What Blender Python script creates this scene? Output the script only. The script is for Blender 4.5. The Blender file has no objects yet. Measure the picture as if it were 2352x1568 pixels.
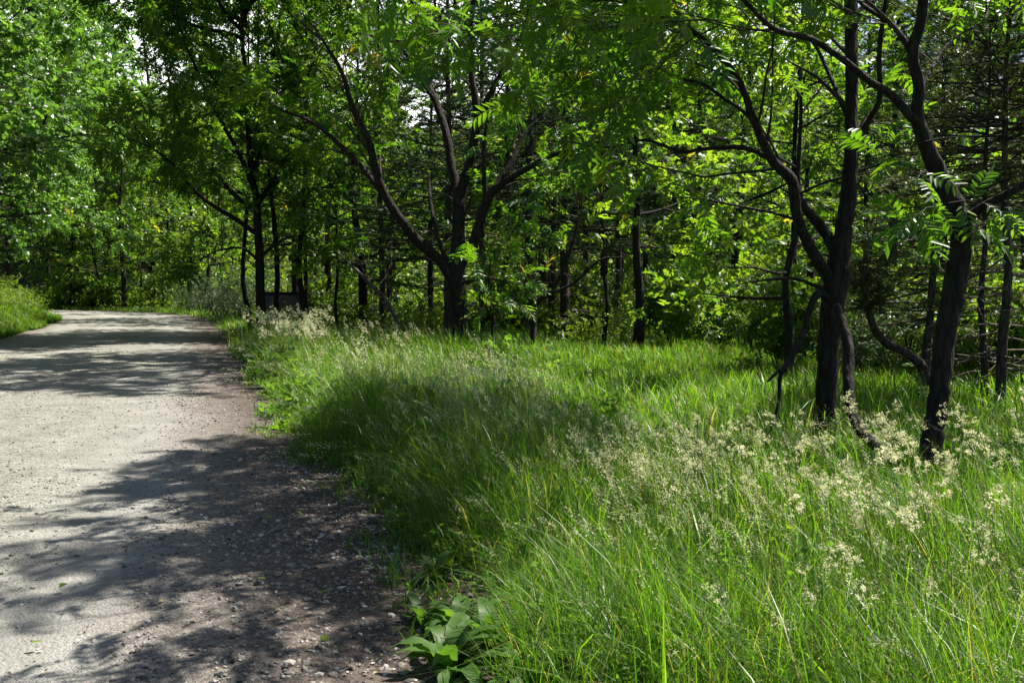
import bpy, math, random
import numpy as np
from mathutils import Vector, Matrix

sc = bpy.context.scene
COL = sc.collection
R = np.random.default_rng(7)
rad = math.radians

# ------------------------------------------------------------------ frame of reference
# photograph pixels (2352 wide) -> world points at a chosen real distance
FW, FH, FPX, HOR = 2352.0, 1568.0, 2037.0, 665.0
EYE = 1.6
PITCH = math.atan((FH / 2 - HOR) / FPX)
SP, CP = math.sin(PITCH), math.cos(PITCH)


def P(px, py, Y):
    rx, ry = (px - FW / 2) / FPX, (FH / 2 - py) / FPX
    d = np.array([rx, ry * SP + CP, ry * CP - SP])
    return np.array([0, 0, EYE]) + d * (Y / d[1])


def X_at(px, Y):
    return (px - FW / 2) / FPX * Y


# ------------------------------------------------------------------ mesh collector
class Geo:
    def __init__(self):
        self.v, self.t, self.m, self.r, self.n = [], [], [], [], 0
        self.a = []

    def add(self, v, t, mat=0, rnd=0.5, aux=0.0):
        v = np.asarray(v, np.float32).reshape(-1, 3)
        t = np.asarray(t, np.int32).reshape(-1, 3)
        if len(v) == 0 or len(t) == 0:
            return
        self.v.append(v)
        self.t.append(t + self.n)
        self.m.append(np.full(len(t), mat, np.int32))
        self.r.append(np.broadcast_to(np.asarray(rnd, np.float32), (len(v),)))
        self.a.append(np.broadcast_to(np.asarray(aux, np.float32), (len(v),)))
        self.n += len(v)

    def arrays(self):
        return (np.concatenate(self.v), np.concatenate(self.t), np.concatenate(self.m), np.concatenate(self.r))

    def build(self, name, mats, parent=None, smooth=True, aux=None):
        me = bpy.data.meshes.new(name)
        if self.n:
            v, t, m, r = self.arrays()
            me.vertices.add(len(v))
            me.vertices.foreach_set("co", v.ravel())
            me.loops.add(len(t) * 3)
            me.loops.foreach_set("vertex_index", t.ravel())
            me.polygons.add(len(t))
            me.polygons.foreach_set("loop_start", np.arange(0, len(t) * 3, 3, dtype=np.int32))
            for mm in mats:
                me.materials.append(mm)
            me.polygons.foreach_set("material_index", m)
            me.polygons.foreach_set("use_smooth", np.full(len(t), smooth, bool))
            at = me.attributes.new("rnd", "FLOAT", "POINT")
            at.data.foreach_set("value", np.ascontiguousarray(r))
            if aux:
                at = me.attributes.new(aux, "FLOAT", "POINT")
                at.data.foreach_set("value", np.ascontiguousarray(np.concatenate(self.a)))
            me.update()
            me.validate()
        o = bpy.data.objects.new(name, me)
        COL.objects.link(o)
        if parent is not None:
            o.parent = parent
        return o


def tag(o, label=None, cat=None, group=None, kind=None):
    if label:
        o["label"] = label
    if cat:
        o["category"] = cat
    if group:
        o["group"] = group
    if kind:
        o["kind"] = kind
    return o


def thing(name, label, cat, loc=(0, 0, 0), group=None, rz=0.0):
    o = bpy.data.objects.new(name, None)
    o.empty_display_size = 0.3
    COL.objects.link(o)
    o.location = loc
    o.rotation_euler = (0, 0, rz)
    return tag(o, label, cat, group)


# ------------------------------------------------------------------ materials
def new_mat(name):
    m = bpy.data.materials.new(name)
    m.use_nodes = True
    nt = m.node_tree
    nt.nodes.clear()
    out = nt.nodes.new("ShaderNodeOutputMaterial")
    return m, nt, out


def N(nt, typ, **kw):
    n = nt.nodes.new(typ)
    for k, v in kw.items():
        setattr(n, k, v)
    return n


def ramp(nt, fac, stops):
    n = N(nt, "ShaderNodeValToRGB")
    el = n.color_ramp.elements
    while len(el) < len(stops):
        el.new(0.5)
    for e, (p, c) in zip(el, stops):
        e.position = p
        e.color = (*c, 1)
    nt.links.new(fac, n.inputs[0])
    return n.outputs[0]


def leaf_mat(name, dark, light, trans_k=(2.9, 3.0, 0.9), t_mix=0.5, rough=0.42, spec=0.45, aged=None):
    m, nt, out = new_mat(name)
    at = N(nt, "ShaderNodeAttribute", attribute_name="rnd")
    col = ramp(nt, at.outputs["Fac"], [(0.0, dark), (0.94, light), (1.0, aged or light)])
    pb = N(nt, "ShaderNodeBsdfPrincipled")
    pb.inputs["Roughness"].default_value = rough
    pb.inputs["Specular IOR Level"].default_value = spec
    nt.links.new(col, pb.inputs["Base Color"])
    mul = N(nt, "ShaderNodeVectorMath", operation="MULTIPLY")
    nt.links.new(col, mul.inputs[0])
    mul.inputs[1].default_value = trans_k
    tr = N(nt, "ShaderNodeBsdfTranslucent")
    nt.links.new(mul.outputs[0], tr.inputs["Color"])
    mx = N(nt, "ShaderNodeMixShader")
    mx.inputs[0].default_value = t_mix
    nt.links.new(pb.outputs[0], mx.inputs[1])
    nt.links.new(tr.outputs[0], mx.inputs[2])
    nt.links.new(mx.outputs[0], out.inputs[0])
    return m


def bark_mat(name, c1, c2, scale=14.0, bump=0.6):
    m, nt, out = new_mat(name)
    tc = N(nt, "ShaderNodeTexCoord")
    mp = N(nt, "ShaderNodeMapping")
    mp.inputs["Scale"].default_value = (1, 1, 0.22)
    nt.links.new(tc.outputs["Object"], mp.inputs[0])
    vo = N(nt, "ShaderNodeTexVoronoi", feature="DISTANCE_TO_EDGE")
    vo.inputs["Scale"].default_value = scale
    no = N(nt, "ShaderNodeTexNoise")
    no.inputs["Scale"].default_value = scale * 1.7
    no.inputs["Detail"].default_value = 6
    nt.links.new(mp.outputs[0], no.inputs["Vector"])
    ad = N(nt, "ShaderNodeVectorMath", operation="MULTIPLY_ADD")
    nt.links.new(no.outputs["Color"], ad.inputs[0])
    ad.inputs[1].default_value = (0.06, 0.06, 0.06)
    nt.links.new(mp.outputs[0], ad.inputs[2])
    nt.links.new(ad.outputs[0], vo.inputs["Vector"])
    mu = N(nt, "ShaderNodeMath", operation="MULTIPLY_ADD")
    nt.links.new(vo.outputs["Distance"], mu.inputs[0])
    mu.inputs[1].default_value = 2.0
    nt.links.new(no.outputs["Fac"], mu.inputs[2])
    col = ramp(nt, mu.outputs[0], [(0.35, c1), (0.95, c2)])
    pb = N(nt, "ShaderNodeBsdfPrincipled")
    pb.inputs["Roughness"].default_value = 0.9
    pb.inputs["Specular IOR Level"].default_value = 0.2
    nt.links.new(col, pb.inputs["Base Color"])
    bp = N(nt, "ShaderNodeBump")
    bp.inputs["Strength"].default_value = bump
    bp.inputs["Distance"].default_value = 0.03
    nt.links.new(mu.outputs[0], bp.inputs["Height"])
    nt.links.new(bp.outputs[0], pb.inputs["Normal"])
    nt.links.new(pb.outputs[0], out.inputs[0])
    return m


def plain_mat(name, stops, rough=0.8, spec=0.3, scale=3.0, detail=5, bump=0.0):
    m, nt, out = new_mat(name)
    tc = N(nt, "ShaderNodeTexCoord")
    no = N(nt, "ShaderNodeTexNoise")
    no.inputs["Scale"].default_value = scale
    no.inputs["Detail"].default_value = detail
    nt.links.new(tc.outputs["Object"], no.inputs["Vector"])
    col = ramp(nt, no.outputs["Fac"], stops)
    pb = N(nt, "ShaderNodeBsdfPrincipled")
    pb.inputs["Roughness"].default_value = rough
    pb.inputs["Specular IOR Level"].default_value = spec
    nt.links.new(col, pb.inputs["Base Color"])
    if bump:
        bp = N(nt, "ShaderNodeBump")
        bp.inputs["Strength"].default_value = bump
        nt.links.new(no.outputs["Fac"], bp.inputs["Height"])
        nt.links.new(bp.outputs[0], pb.inputs["Normal"])
    nt.links.new(pb.outputs[0], out.inputs[0])
    return m


def rnd_mat(name, stops, rough=0.8, spec=0.3):
    m, nt, out = new_mat(name)
    at = N(nt, "ShaderNodeAttribute", attribute_name="rnd")
    col = ramp(nt, at.outputs["Fac"], stops)
    pb = N(nt, "ShaderNodeBsdfPrincipled")
    pb.inputs["Roughness"].default_value = rough
    pb.inputs["Specular IOR Level"].default_value = spec
    nt.links.new(col, pb.inputs["Base Color"])
    nt.links.new(pb.outputs[0], out.inputs[0])
    return m


M = {}
M["walnut_leaf"] = leaf_mat("walnut leaf", (0.026, 0.078, 0.007), (0.08, 0.142, 0.013), aged=(.2, .17, .02))
M["maple_leaf"] = leaf_mat("maple leaf", (0.038, 0.092, 0.009), (0.115, 0.17, 0.02), t_mix=0.5, aged=(.2, .18, .03))
M["oak_leaf"] = leaf_mat("oak leaf", (0.042, 0.105, 0.022), (0.10, 0.18, 0.045), t_mix=0.42, rough=0.38, spec=0.65)
M["shrub_leaf"] = leaf_mat("shrub leaf", (0.04, 0.085, 0.012), (0.12, 0.17, 0.025), t_mix=0.45)
M["olive_leaf"] = leaf_mat("olive leaf", (0.065, 0.1, 0.05), (0.13, 0.165, 0.09), (1.2, 1.5, 0.8), t_mix=0.35)
M["needle"] = leaf_mat("pine needle", (0.022, 0.048, 0.018), (0.05, 0.085, 0.03), (1.3, 1.7, 0.8), t_mix=0.25)
M["cedar"] = leaf_mat("cedar spray", (0.035, 0.05, 0.013), (0.075, 0.085, 0.02), (1.5, 1.8, 0.7), t_mix=0.35)
M["grass"] = leaf_mat("grass blade", (0.020, 0.072, 0.006), (0.098, 0.172, 0.015), (2.4, 2.7, 0.8), t_mix=0.48, rough=0.42, spec=0.5, aged=(.2, .17, .07))
M["straw"] = leaf_mat("seed head", (0.32, 0.35, 0.19), (0.63, 0.63, 0.43), (1.1, 1.05, 0.8), t_mix=0.35, rough=0.7, spec=0.2)
M["stem"] = leaf_mat("grass stem", (0.07, 0.13, 0.02), (0.22, 0.24, 0.08), (1.3, 1.4, 0.8), t_mix=0.3)
M["bark"] = bark_mat("dark furrowed bark", (0.006, 0.005, 0.004), (0.027, 0.022, 0.018))
M["twig"] = plain_mat("twig bark", [(0.3, (0.02, 0.016, 0.012)), (0.7, (0.05, 0.042, 0.032))], 0.9, 0.2, 20)
M["pine_bark"] = bark_mat("pine bark", (0.014, 0.011, 0.009), (0.06, 0.05, 0.042), 10)
M["grey_bark"] = bark_mat("weathered grey bark", (0.10, 0.10, 0.095), (0.3, 0.29, 0.27), 18, 0.3)
M["dead"] = plain_mat("dead twig", [(0.3, (0.05, 0.04, 0.033)), (0.7, (0.15, 0.125, 0.105))], 0.9, 0.2, 12)
M["stone"] = rnd_mat("gravel stone", [(0.0, (0.06, 0.053, 0.047)), (0.35, (0.15, 0.137, 0.12)), (0.8, (0.25, 0.235, 0.21)), (1.0, (0.40, 0.385, 0.36))], 0.8, 0.3)

# ground
def ground_mat():
    m, nt, out = new_mat("earth under grass")
    tc = N(nt, "ShaderNodeTexCoord")
    no = N(nt, "ShaderNodeTexNoise")
    no.inputs["Scale"].default_value = 0.8
    no.inputs["Detail"].default_value = 9
    nt.links.new(tc.outputs["Object"], no.inputs["Vector"])
    col = ramp(nt, no.outputs["Fac"], [(0.3, (0.03, 0.026, 0.014)), (0.5, (0.028, 0.045, 0.010)), (0.72, (0.045, 0.065, 0.013))])
    n2 = N(nt, "ShaderNodeTexNoise")
    n2.inputs["Scale"].default_value = 40
    n2.inputs["Detail"].default_value = 4
    nt.links.new(tc.outputs["Object"], n2.inputs["Vector"])
    pb = N(nt, "ShaderNodeBsdfPrincipled")
    pb.inputs["Roughness"].default_value = 0.95
    pb.inputs["Specular IOR Level"].default_value = 0.15
    nt.links.new(col, pb.inputs["Base Color"])
    bp = N(nt, "ShaderNodeBump")
    bp.inputs["Strength"].default_value = 0.8
    bp.inputs["Distance"].default_value = 0.05
    nt.links.new(n2.outputs["Fac"], bp.inputs["Height"])
    nt.links.new(bp.outputs[0], pb.inputs["Normal"])
    nt.links.new(pb.outputs[0], out.inputs[0])
    return m


def road_mat():
    m, nt, out = new_mat("compacted gravel")
    L = nt.links.new
    tc = N(nt, "ShaderNodeTexCoord")
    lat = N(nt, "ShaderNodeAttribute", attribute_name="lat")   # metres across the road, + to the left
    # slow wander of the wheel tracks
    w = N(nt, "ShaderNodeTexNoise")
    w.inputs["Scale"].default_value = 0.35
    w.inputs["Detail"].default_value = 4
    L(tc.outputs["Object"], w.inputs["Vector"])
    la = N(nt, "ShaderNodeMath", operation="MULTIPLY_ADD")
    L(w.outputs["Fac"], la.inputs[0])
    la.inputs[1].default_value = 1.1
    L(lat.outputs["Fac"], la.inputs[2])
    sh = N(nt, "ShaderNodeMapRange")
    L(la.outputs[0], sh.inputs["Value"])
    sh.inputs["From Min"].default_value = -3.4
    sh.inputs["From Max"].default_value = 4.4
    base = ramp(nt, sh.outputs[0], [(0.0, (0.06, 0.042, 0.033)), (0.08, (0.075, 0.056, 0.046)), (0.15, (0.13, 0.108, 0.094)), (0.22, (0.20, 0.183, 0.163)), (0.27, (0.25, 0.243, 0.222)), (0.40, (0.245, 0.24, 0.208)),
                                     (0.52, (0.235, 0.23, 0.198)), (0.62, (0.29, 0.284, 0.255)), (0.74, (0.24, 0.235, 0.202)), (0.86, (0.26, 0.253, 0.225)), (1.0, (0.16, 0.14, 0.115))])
    # broad mottling
    n1 = N(nt, "ShaderNodeTexNoise")
    n1.inputs["Scale"].default_value = 2.2
    n1.inputs["Detail"].default_value = 8
    n1.inputs["Roughness"].default_value = 0.65
    L(tc.outputs["Object"], n1.inputs["Vector"])
    v1 = N(nt, "ShaderNodeMapRange")
    L(n1.outputs["Fac"], v1.inputs["Value"])
    v1.inputs["From Min"].default_value = 0.3
    v1.inputs["From Max"].default_value = 0.7
    v1.inputs["To Min"].default_value = 0.64
    v1.inputs["To Max"].default_value = 1.0
    # grit: individual grains a centimetre or so across, light and dark
    vo = N(nt, "ShaderNodeTexVoronoi")
    vo.inputs["Scale"].default_value = 52
    L(tc.outputs["Object"], vo.inputs["Vector"])
    sv = N(nt, "ShaderNodeSeparateColor")
    L(vo.outputs["Color"], sv.inputs[0])
    v2 = N(nt, "ShaderNodeMapRange")
    L(sv.outputs[0], v2.inputs["Value"])
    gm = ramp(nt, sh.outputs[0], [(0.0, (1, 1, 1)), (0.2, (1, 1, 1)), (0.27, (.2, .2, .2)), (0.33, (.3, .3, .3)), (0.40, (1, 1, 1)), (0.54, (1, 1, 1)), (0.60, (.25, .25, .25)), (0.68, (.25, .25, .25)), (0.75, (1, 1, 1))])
    gx_ = N(nt, "ShaderNodeMix", data_type="FLOAT")
    L(gm, gx_.inputs["Factor"])
    gx_.inputs[2].default_value = 1.06
    L(v2.outputs[0], gx_.inputs[3])
    v2.inputs["To Min"].default_value = 0.55
    v2.inputs["To Max"].default_value = 1.42
    n3 = N(nt, "ShaderNodeTexNoise")
    n3.inputs["Scale"].default_value = 160
    n3.inputs["Detail"].default_value = 3
    L(tc.outputs["Object"], n3.inputs["Vector"])
    v3 = N(nt, "ShaderNodeMapRange")
    L(n3.outputs["Fac"], v3.inputs["Value"])
    v3.inputs["From Min"].default_value = 0.25
    v3.inputs["From Max"].default_value = 0.75
    v3.inputs["To Min"].default_value = 0.75
    v3.inputs["To Max"].default_value = 1.25
    a = N(nt, "ShaderNodeMath", operation="MULTIPLY")
    L(v1.outputs[0], a.inputs[0])
    L(gx_.outputs[0], a.inputs[1])
    b = N(nt, "ShaderNodeMath", operation="MULTIPLY")
    L(a.outputs[0], b.inputs[0])
    L(v3.outputs[0], b.inputs[1])
    mul = N(nt, "ShaderNodeVectorMath", operation="SCALE")
    L(base, mul.inputs[0])
    L(b.outputs[0], mul.inputs["Scale"])
    pb = N(nt, "ShaderNodeBsdfPrincipled")
    pb.inputs["Roughness"].default_value = 0.9
    pb.inputs["Specular IOR Level"].default_value = 0.2
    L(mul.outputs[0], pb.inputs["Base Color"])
    bp = N(nt, "ShaderNodeBump")
    bp.inputs["Strength"].default_value = 0.9
    bp.inputs["Distance"].default_value = 0.012
    hs = N(nt, "ShaderNodeMath", operation="SUBTRACT")
    L(n3.outputs["Fac"], hs.inputs[0])
    L(vo.outputs["Distance"], hs.inputs[1])
    L(hs.outputs[0], bp.inputs["Height"])
    L(bp.outputs[0], pb.inputs["Normal"])
    L(pb.outputs[0], out.inputs[0])
    return m


M["ground"] = ground_mat()
M["road"] = road_mat()

# ------------------------------------------------------------------ small maths
def smooth(t):
    t = np.clip(t, 0, 1)
    return t * t * (3 - 2 * t)


def vnoise(x, y, seed=0):
    """cheap smooth value noise, -1..1"""
    xi, yi = np.floor(x).astype(np.int64), np.floor(y).astype(np.int64)
    xf, yf = smooth(x - xi), smooth(y - yi)

    def h(a, b):
        n = (a * 374761393 + b * 668265263 + seed * 974711) & 0x7FFFFFFF
        n = ((n ^ (n >> 13)) * 1274126177) & 0x7FFFFFFF
        return ((n ^ (n >> 16)) & 0xFFFF) / 32767.5 - 1
    return (h(xi, yi) * (1 - xf) + h(xi + 1, yi) * xf) * (1 - yf) + (h(xi, yi + 1) * (1 - xf) + h(xi + 1, yi + 1) * xf) * yf


def catmull(pts, per=8):
    pts = np.asarray(pts, float)
    p = np.vstack([2 * pts[0] - pts[1], pts, 2 * pts[-1] - pts[-2]])
    out = []
    for i in range(1, len(p) - 2):
        for k in range(per):
            t = k / per
            a, b, c, d = p[i - 1], p[i], p[i + 1], p[i + 2]
            out.append(0.5 * (2 * b + (c - a) * t + (2 * a - 5 * b + 4 * c - d) * t * t + (-a + 3 * b - 3 * c + d) * t ** 3))
    out.append(p[-2])
    return np.array(out)


def unit(v):
    v = np.asarray(v, float)
    n = np.linalg.norm(v, axis=-1, keepdims=True)
    return v / np.maximum(n, 1e-9)


# ------------------------------------------------------------------ road line and terrain
RIGHT = [(2.2, -14), (0.9, -4), (0.15, 0), (-0.4, 3.6), (-1.58, 7.4), (-4.46, 15.5), (-7.3, 23.5), (-11, 33.5), (-14.4, 42.5), (-20.8, 56), (-29.5, 66), (-42, 72), (-64, 75)]
HALF = 3.3
_re = catmull(RIGHT, 14)
_tg = unit(np.gradient(_re, axis=0))
_nl = np.stack([-_tg[:, 1], _tg[:, 0]], 1)          # to the left
CEN = _re + _nl * HALF


def road_dist(x, y):
    """signed distance from the road's centre line, + to the left"""
    x, y = np.asarray(x, np.float32).ravel(), np.asarray(y, np.float32).ravel()
    out = np.empty(len(x), np.float32)
    cx, cy = CEN[:, 0].astype(np.float32), CEN[:, 1].astype(np.float32)
    for i in range(0, len(x), 40000):
        dx = x[i:i + 40000, None] - cx
        dy = y[i:i + 40000, None] - cy
        d2 = dx * dx + dy * dy
        k = d2.argmin(1)
        r = np.arange(len(k))
        s = dx[r, k] * _nl[k, 0] + dy[r, k] * _nl[k, 1]
        out[i:i + 40000] = np.sign(s) * np.sqrt(d2[r, k])
    return out


def height(x, y, d=None):
    x, y = np.asarray(x, float), np.asarray(y, float)
    if d is None:
        d = road_dist(x, y).reshape(x.shape)
    z = np.full(x.shape, -0.03)
    right = smooth((-d - HALF) / 2.0)
    z = z - 0.10 * right + right * 0.07 * vnoise(x * 0.6, y * 0.6, 3) + right * 0.12 * vnoise(x * 0.16, y * 0.16, 4)
    lf = smooth((d - 3.7) / 5.5)
    bank = lf * 2.9 * (1 - smooth((y - 52) / 20)) + lf * 0.25 * vnoise(x * 0.5, y * 0.5, 5)
    z = z + bank
    hd = np.maximum(0, y - 84 + 0.1 * np.minimum(x, 0))
    z = z + 0.33 * hd * (1 - 0.35 * smooth(hd / 120))
    return z


def H(x, y):
    return float(height(np.array([x]), np.array([y]))[0])


def grid_mesh(xs, ys, zfun):
    gx, gy = np.meshgrid(xs, ys)
    z = zfun(gx, gy)
    v = np.stack([gx.ravel(), gy.ravel(), z.ravel()], 1)
    nx, ny = len(xs), len(ys)
    i = (np.arange(ny - 1)[:, None] * nx + np.arange(nx - 1)).ravel()
    t = np.concatenate([np.stack([i, i + 1, i + nx + 1], 1), np.stack([i, i + nx + 1, i + nx], 1)])
    return v, t


xs = np.unique(np.concatenate([np.linspace(-40, 30, 180), np.linspace(-420, -40, 40), np.linspace(30, 420, 40)]))
ys = np.unique(np.concatenate([np.linspace(-18, 60, 200), np.linspace(60, 170, 60), np.linspace(170, 600, 30), np.linspace(-200, -18, 12)]))
g = Geo()
g.add(*grid_mesh(xs, ys, lambda a, b: height(a, b)))
tag(g.build("ground", [M["ground"]]), kind="structure")

# road sheet
lats = np.linspace(-4.3, 3.75, 50)
st = catmull(CEN, 4)
_t2 = unit(np.gradient(st, axis=0))
_n2 = np.stack([-_t2[:, 1], _t2[:, 0]], 1)
rp = st[:, None, :] + _n2[:, None, :] * lats[None, :, None]
rz = 0.05 * (1 - (lats / 3.75) ** 2)[None, :] - 0.025 + 0.012 * vnoise(rp[..., 0] * 2.1, rp[..., 1] * 2.1, 9) + 0.008 * vnoise(rp[..., 0] * 6, rp[..., 1] * 6, 10)
rz -= 0.015 * np.exp(-((lats + 1.6) / 0.3) ** 2)[None, :] + 0.015 * np.exp(-((lats - 0.2) / 0.3) ** 2)[None, :]
rv = np.concatenate([rp, rz[..., None]], 2).reshape(-1, 3)
nx, ny = len(lats), len(st)
i = (np.arange(ny - 1)[:, None] * nx + np.arange(nx - 1)).ravel()
rt = np.concatenate([np.stack([i, i + nx + 1, i + 1], 1), np.stack([i, i + nx, i + nx + 1], 1)])
g = Geo()
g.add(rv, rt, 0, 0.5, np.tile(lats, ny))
tag(g.build("road", [M["road"]], aux="lat"), kind="structure")

# ------------------------------------------------------------------ foliage tools
def frames(axis, normal):
    y = unit(axis)
    n = normal - (normal * y).sum(-1, keepdims=True) * y
    z = unit(n)
    x = np.cross(y, z)
    return np.stack([x, y, z], -1)       # columns x, y(axis), z(normal)


def place(G, tv, tt, pos, axis, normal, scale, mat, rnd):
    K, V = len(pos), len(tv)
    if K == 0:
        return
    F = frames(axis, normal).astype(np.float32)
    v = np.einsum("kij,vj->kvi", F, tv.astype(np.float32)) * np.asarray(scale, np.float32).reshape(-1, 1, 1) + np.asarray(pos, np.float32)[:, None, :]
    t = tt[None, :, :] + (np.arange(K, dtype=np.int32) * V)[:, None, None]
    G.add(v.reshape(-1, 3), t.reshape(-1, 3), mat, np.repeat(np.asarray(rnd, np.float32), V))


def leaf_shape(L, W, kind="lens"):
    """one leaf in the xy plane along +y, folded a little along its midrib"""
    if kind == "diamond":
        v = [(0, 0, 0), (-W / 2, L * 0.42, 0.12 * W), (0, L, -0.12 * L), (W / 2, L * 0.42, 0.12 * W)]
        t = [(0, 2, 1), (0, 3, 2)]
    elif kind == "lens":
        v = [(0, 0, 0), (-W / 2, L * 0.3, 0.14 * W), (-W * 0.36, L * 0.66, 0.08 * W - 0.04 * L), (0, L, -0.14 * L), (W * 0.36, L * 0.66, 0.08 * W - 0.04 * L), (W / 2, L * 0.3, 0.14 * W)]
        t = [(0, 3, 2), (0, 2, 1), (0, 4, 3), (0, 5, 4)]
    else:  # lobed
        v = [(0, 0, 0), (-W * 0.5, L * 0.22, 0.1 * W), (-W * 0.22, L * 0.42, 0), (-W * 0.52, L * 0.66, -0.02 * L), (0, L, -0.12 * L), (W * 0.52, L * 0.66, -0.02 * L), (W * 0.22, L * 0.42, 0), (W * 0.5, L * 0.22, 0.1 * W)]
        t = [(0, 2, 1), (0, 4, 2), (2, 4, 3), (0, 7, 6), (0, 6, 4), (6, 5, 4)]
    return np.array(v, float), np.array(t, np.int32)


def combine(items):
    vs, ts, n = [], [], 0
    for v, t in items:
        vs.append(v)
        ts.append(t + n)
        n += len(v)
    return np.concatenate(vs), np.concatenate(ts)


def rot(v, ax, a):
    m = np.array(Matrix.Rotation(a, 3, ax))
    return v @ m.T


def pinnate(rng, L=0.34, pairs=6, ll=0.092, lw=0.032, droop=0.5, kind="lens"):
    """compound leaf: leaflets in pairs on a drooping stalk, along +y, normal +z"""
    items = []
    pts = []
    for k in range(pairs + 1):
        t = (k + 1.2) / (pairs + 1.2)
        pts.append((0, L * t, -droop * L * t * t * 0.6))
    for k in range(pairs + 1):
        p = np.array(pts[k])
        sc_ = (0.7 + 0.6 * math.sin(math.pi * (k + 1) / (pairs + 2.5))) * rng.uniform(0.85, 1.1)
        for s in ((-1, 1) if k < pairs else (0,)):
            v, t = leaf_shape(ll * sc_, lw * sc_, kind)
            v = rot(v, "Y", rng.normal(0, 0.25))
            v = rot(v, "X", -droop * 0.5 * t_frac(k, pairs) + rng.normal(-0.15, 0.15))
            v = rot(v, "Z", -s * (1.05 + rng.normal(0, 0.12)) + (rng.normal(0, 0.1) if s == 0 else 0))
            items.append((v + p, t))
    a = np.array([(0, 0, 0)] + pts)
    w = 0.0022
    sv = np.concatenate([a + (-w, 0, 0), a + (w, 0, 0)])
    n = len(a)
    stt = []
    for k in range(n - 1):
        stt += [(k, n + k, n + k + 1), (k, n + k + 1, k + 1)]
    items.append((sv, np.array(stt, np.int32)))
    return combine(items)


def t_frac(k, n):
    return k / max(1, n)


def sprig(rng, n=7, L=0.28, ll=0.11, lw=0.07, kind="diamond", flat=0.5):
    """a short shoot with n simple leaves around it"""
    items = []
    for k in range(n):
        t = 0.15 + 0.85 * k / (n - 1)
        side = (-1) ** k
        s = rng.uniform(0.75, 1.15)
        v, tt = leaf_shape(ll * s, lw * s, kind)
        v = rot(v, "Y", rng.normal(0, flat))
        v = rot(v, "X", rng.normal(-0.25, 0.3))
        v = rot(v, "Z", -side * rng.uniform(0.4, 1.3) * (1 - 0.6 * t))
        p = np.array([side * 0.01, L * t, -0.12 * L * t * t]) + rng.normal(0, 0.02, 3)
        items.append((v + p, tt))
    return combine(items)


def tuft(rng, n=16, L=0.12, w=0.006, spread=0.9):
    """pine needles fanning from one point along +y"""
    items = []
    for k in range(n):
        a, b = rng.uniform(0, 2 * math.pi), abs(rng.normal(0, spread * 0.6))
        y = np.array([math.sin(b) * math.cos(a), math.cos(b), math.sin(b) * math.sin(a)])
        x = unit(np.cross(y, rng.normal(0, 1, 3)))
        l = L * rng.uniform(0.7, 1.15)
        st_ = -y * 0 + np.array([0, rng.uniform(-0.06, 0.03), 0])
        v = np.array([st_ - x * w / 2, st_ + x * w / 2, st_ + y * l - np.array([0, 0, 0.15 * l])])
        items.append((v, np.array([(0, 1, 2)], np.int32)))
    return combine(items)


def tube(G, pts, rads, sides=8, mat=0, rough=0.0, seed=0, rnd=0.5, cap=True):
    pts = np.asarray(pts, float)
    rads = np.asarray(rads, float)
    n = len(pts)
    tg = unit(np.gradient(pts, axis=0))
    up = np.array([1.0, 0, 0]) if abs(tg[0][0]) < 0.8 else np.array([0, 1.0, 0])
    us = []
    for k in range(n):
        up = unit(up - tg[k] * np.dot(up, tg[k]))
        us.append(up)
    us = np.array(us)
    vs = np.cross(tg, us)
    a = np.arange(sides) / sides * 2 * math.pi
    rr = rads[:, None] * np.ones(sides)
    if rough:
        aa = a[None, :] * sides / (2 * math.pi)
        ll = np.concatenate([[0], np.cumsum(np.linalg.norm(np.diff(pts, axis=0), axis=1))])[:, None]
        rr = rr * (1 + rough * vnoise(aa * 1.0 + 0 * ll, ll * 2.5 + 0 * aa, seed) + rough * 0.8 * vnoise(aa * 0.5 + 0 * ll, ll * 5 + 0 * aa, seed + 1))
    v = pts[:, None] + rr[..., None] * (np.cos(a)[None, :, None] * us[:, None] + np.sin(a)[None, :, None] * vs[:, None])
    i = np.arange(n - 1)[:, None] * sides
    j = np.arange(sides)
    k2 = (j + 1) % sides
    A, B, C, D = i + j, i + k2, i + sides + k2, i + sides + j
    t = np.concatenate([np.stack([A, B, C], -1).reshape(-1, 3), np.stack([A, C, D], -1).reshape(-1, 3)])
    v = v.reshape(-1, 3)
    if cap:
        v = np.vstack([v, pts[-1] + tg[-1] * rads[-1] * 0.6])
        e = (n - 1) * sides
        t = np.vstack([t, np.stack([e + j, e + k2, np.full(sides, len(v) - 1)], 1)])
    G.add(v, t, mat, rnd)


class Anch:
    """leaf positions gathered while branches grow"""
    def __init__(self):
        self.p, self.d = [], []

    def add(self, p, d):
        self.p.append(p)
        self.d.append(d)

    def get(self, rng, n=None, keep=None):
        p, d = np.array(self.p).reshape(-1, 3), np.array(self.d).reshape(-1, 3)
        if keep is not None and len(p):
            k = keep(p)
            p, d = p[k], d[k]
        if n and len(p) > n:
            k = rng.permutation(len(p))[:n]
            p, d = p[k], d[k]
        return p, d


def clumpy(p, s):
    """slow 3-D noise: leaves gather in sprays with air between them"""
    return .5 * (vnoise(p[:, 0] / s + .7 * p[:, 2] / s, p[:, 1] / s - .4 * p[:, 2] / s, 61) + vnoise(.8 * p[:, 1] / s + p[:, 2] / s, .3 * p[:, 0] / s - .9 * p[:, 2] / s, 62))


SUN_EL, SUN_AZ = rad(58), rad(64)          # the sun: high, ahead and to the right
SDIR = np.array([math.sin(SUN_AZ) * math.cos(SUN_EL), math.cos(SUN_AZ) * math.cos(SUN_EL), math.sin(SUN_EL)])


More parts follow.
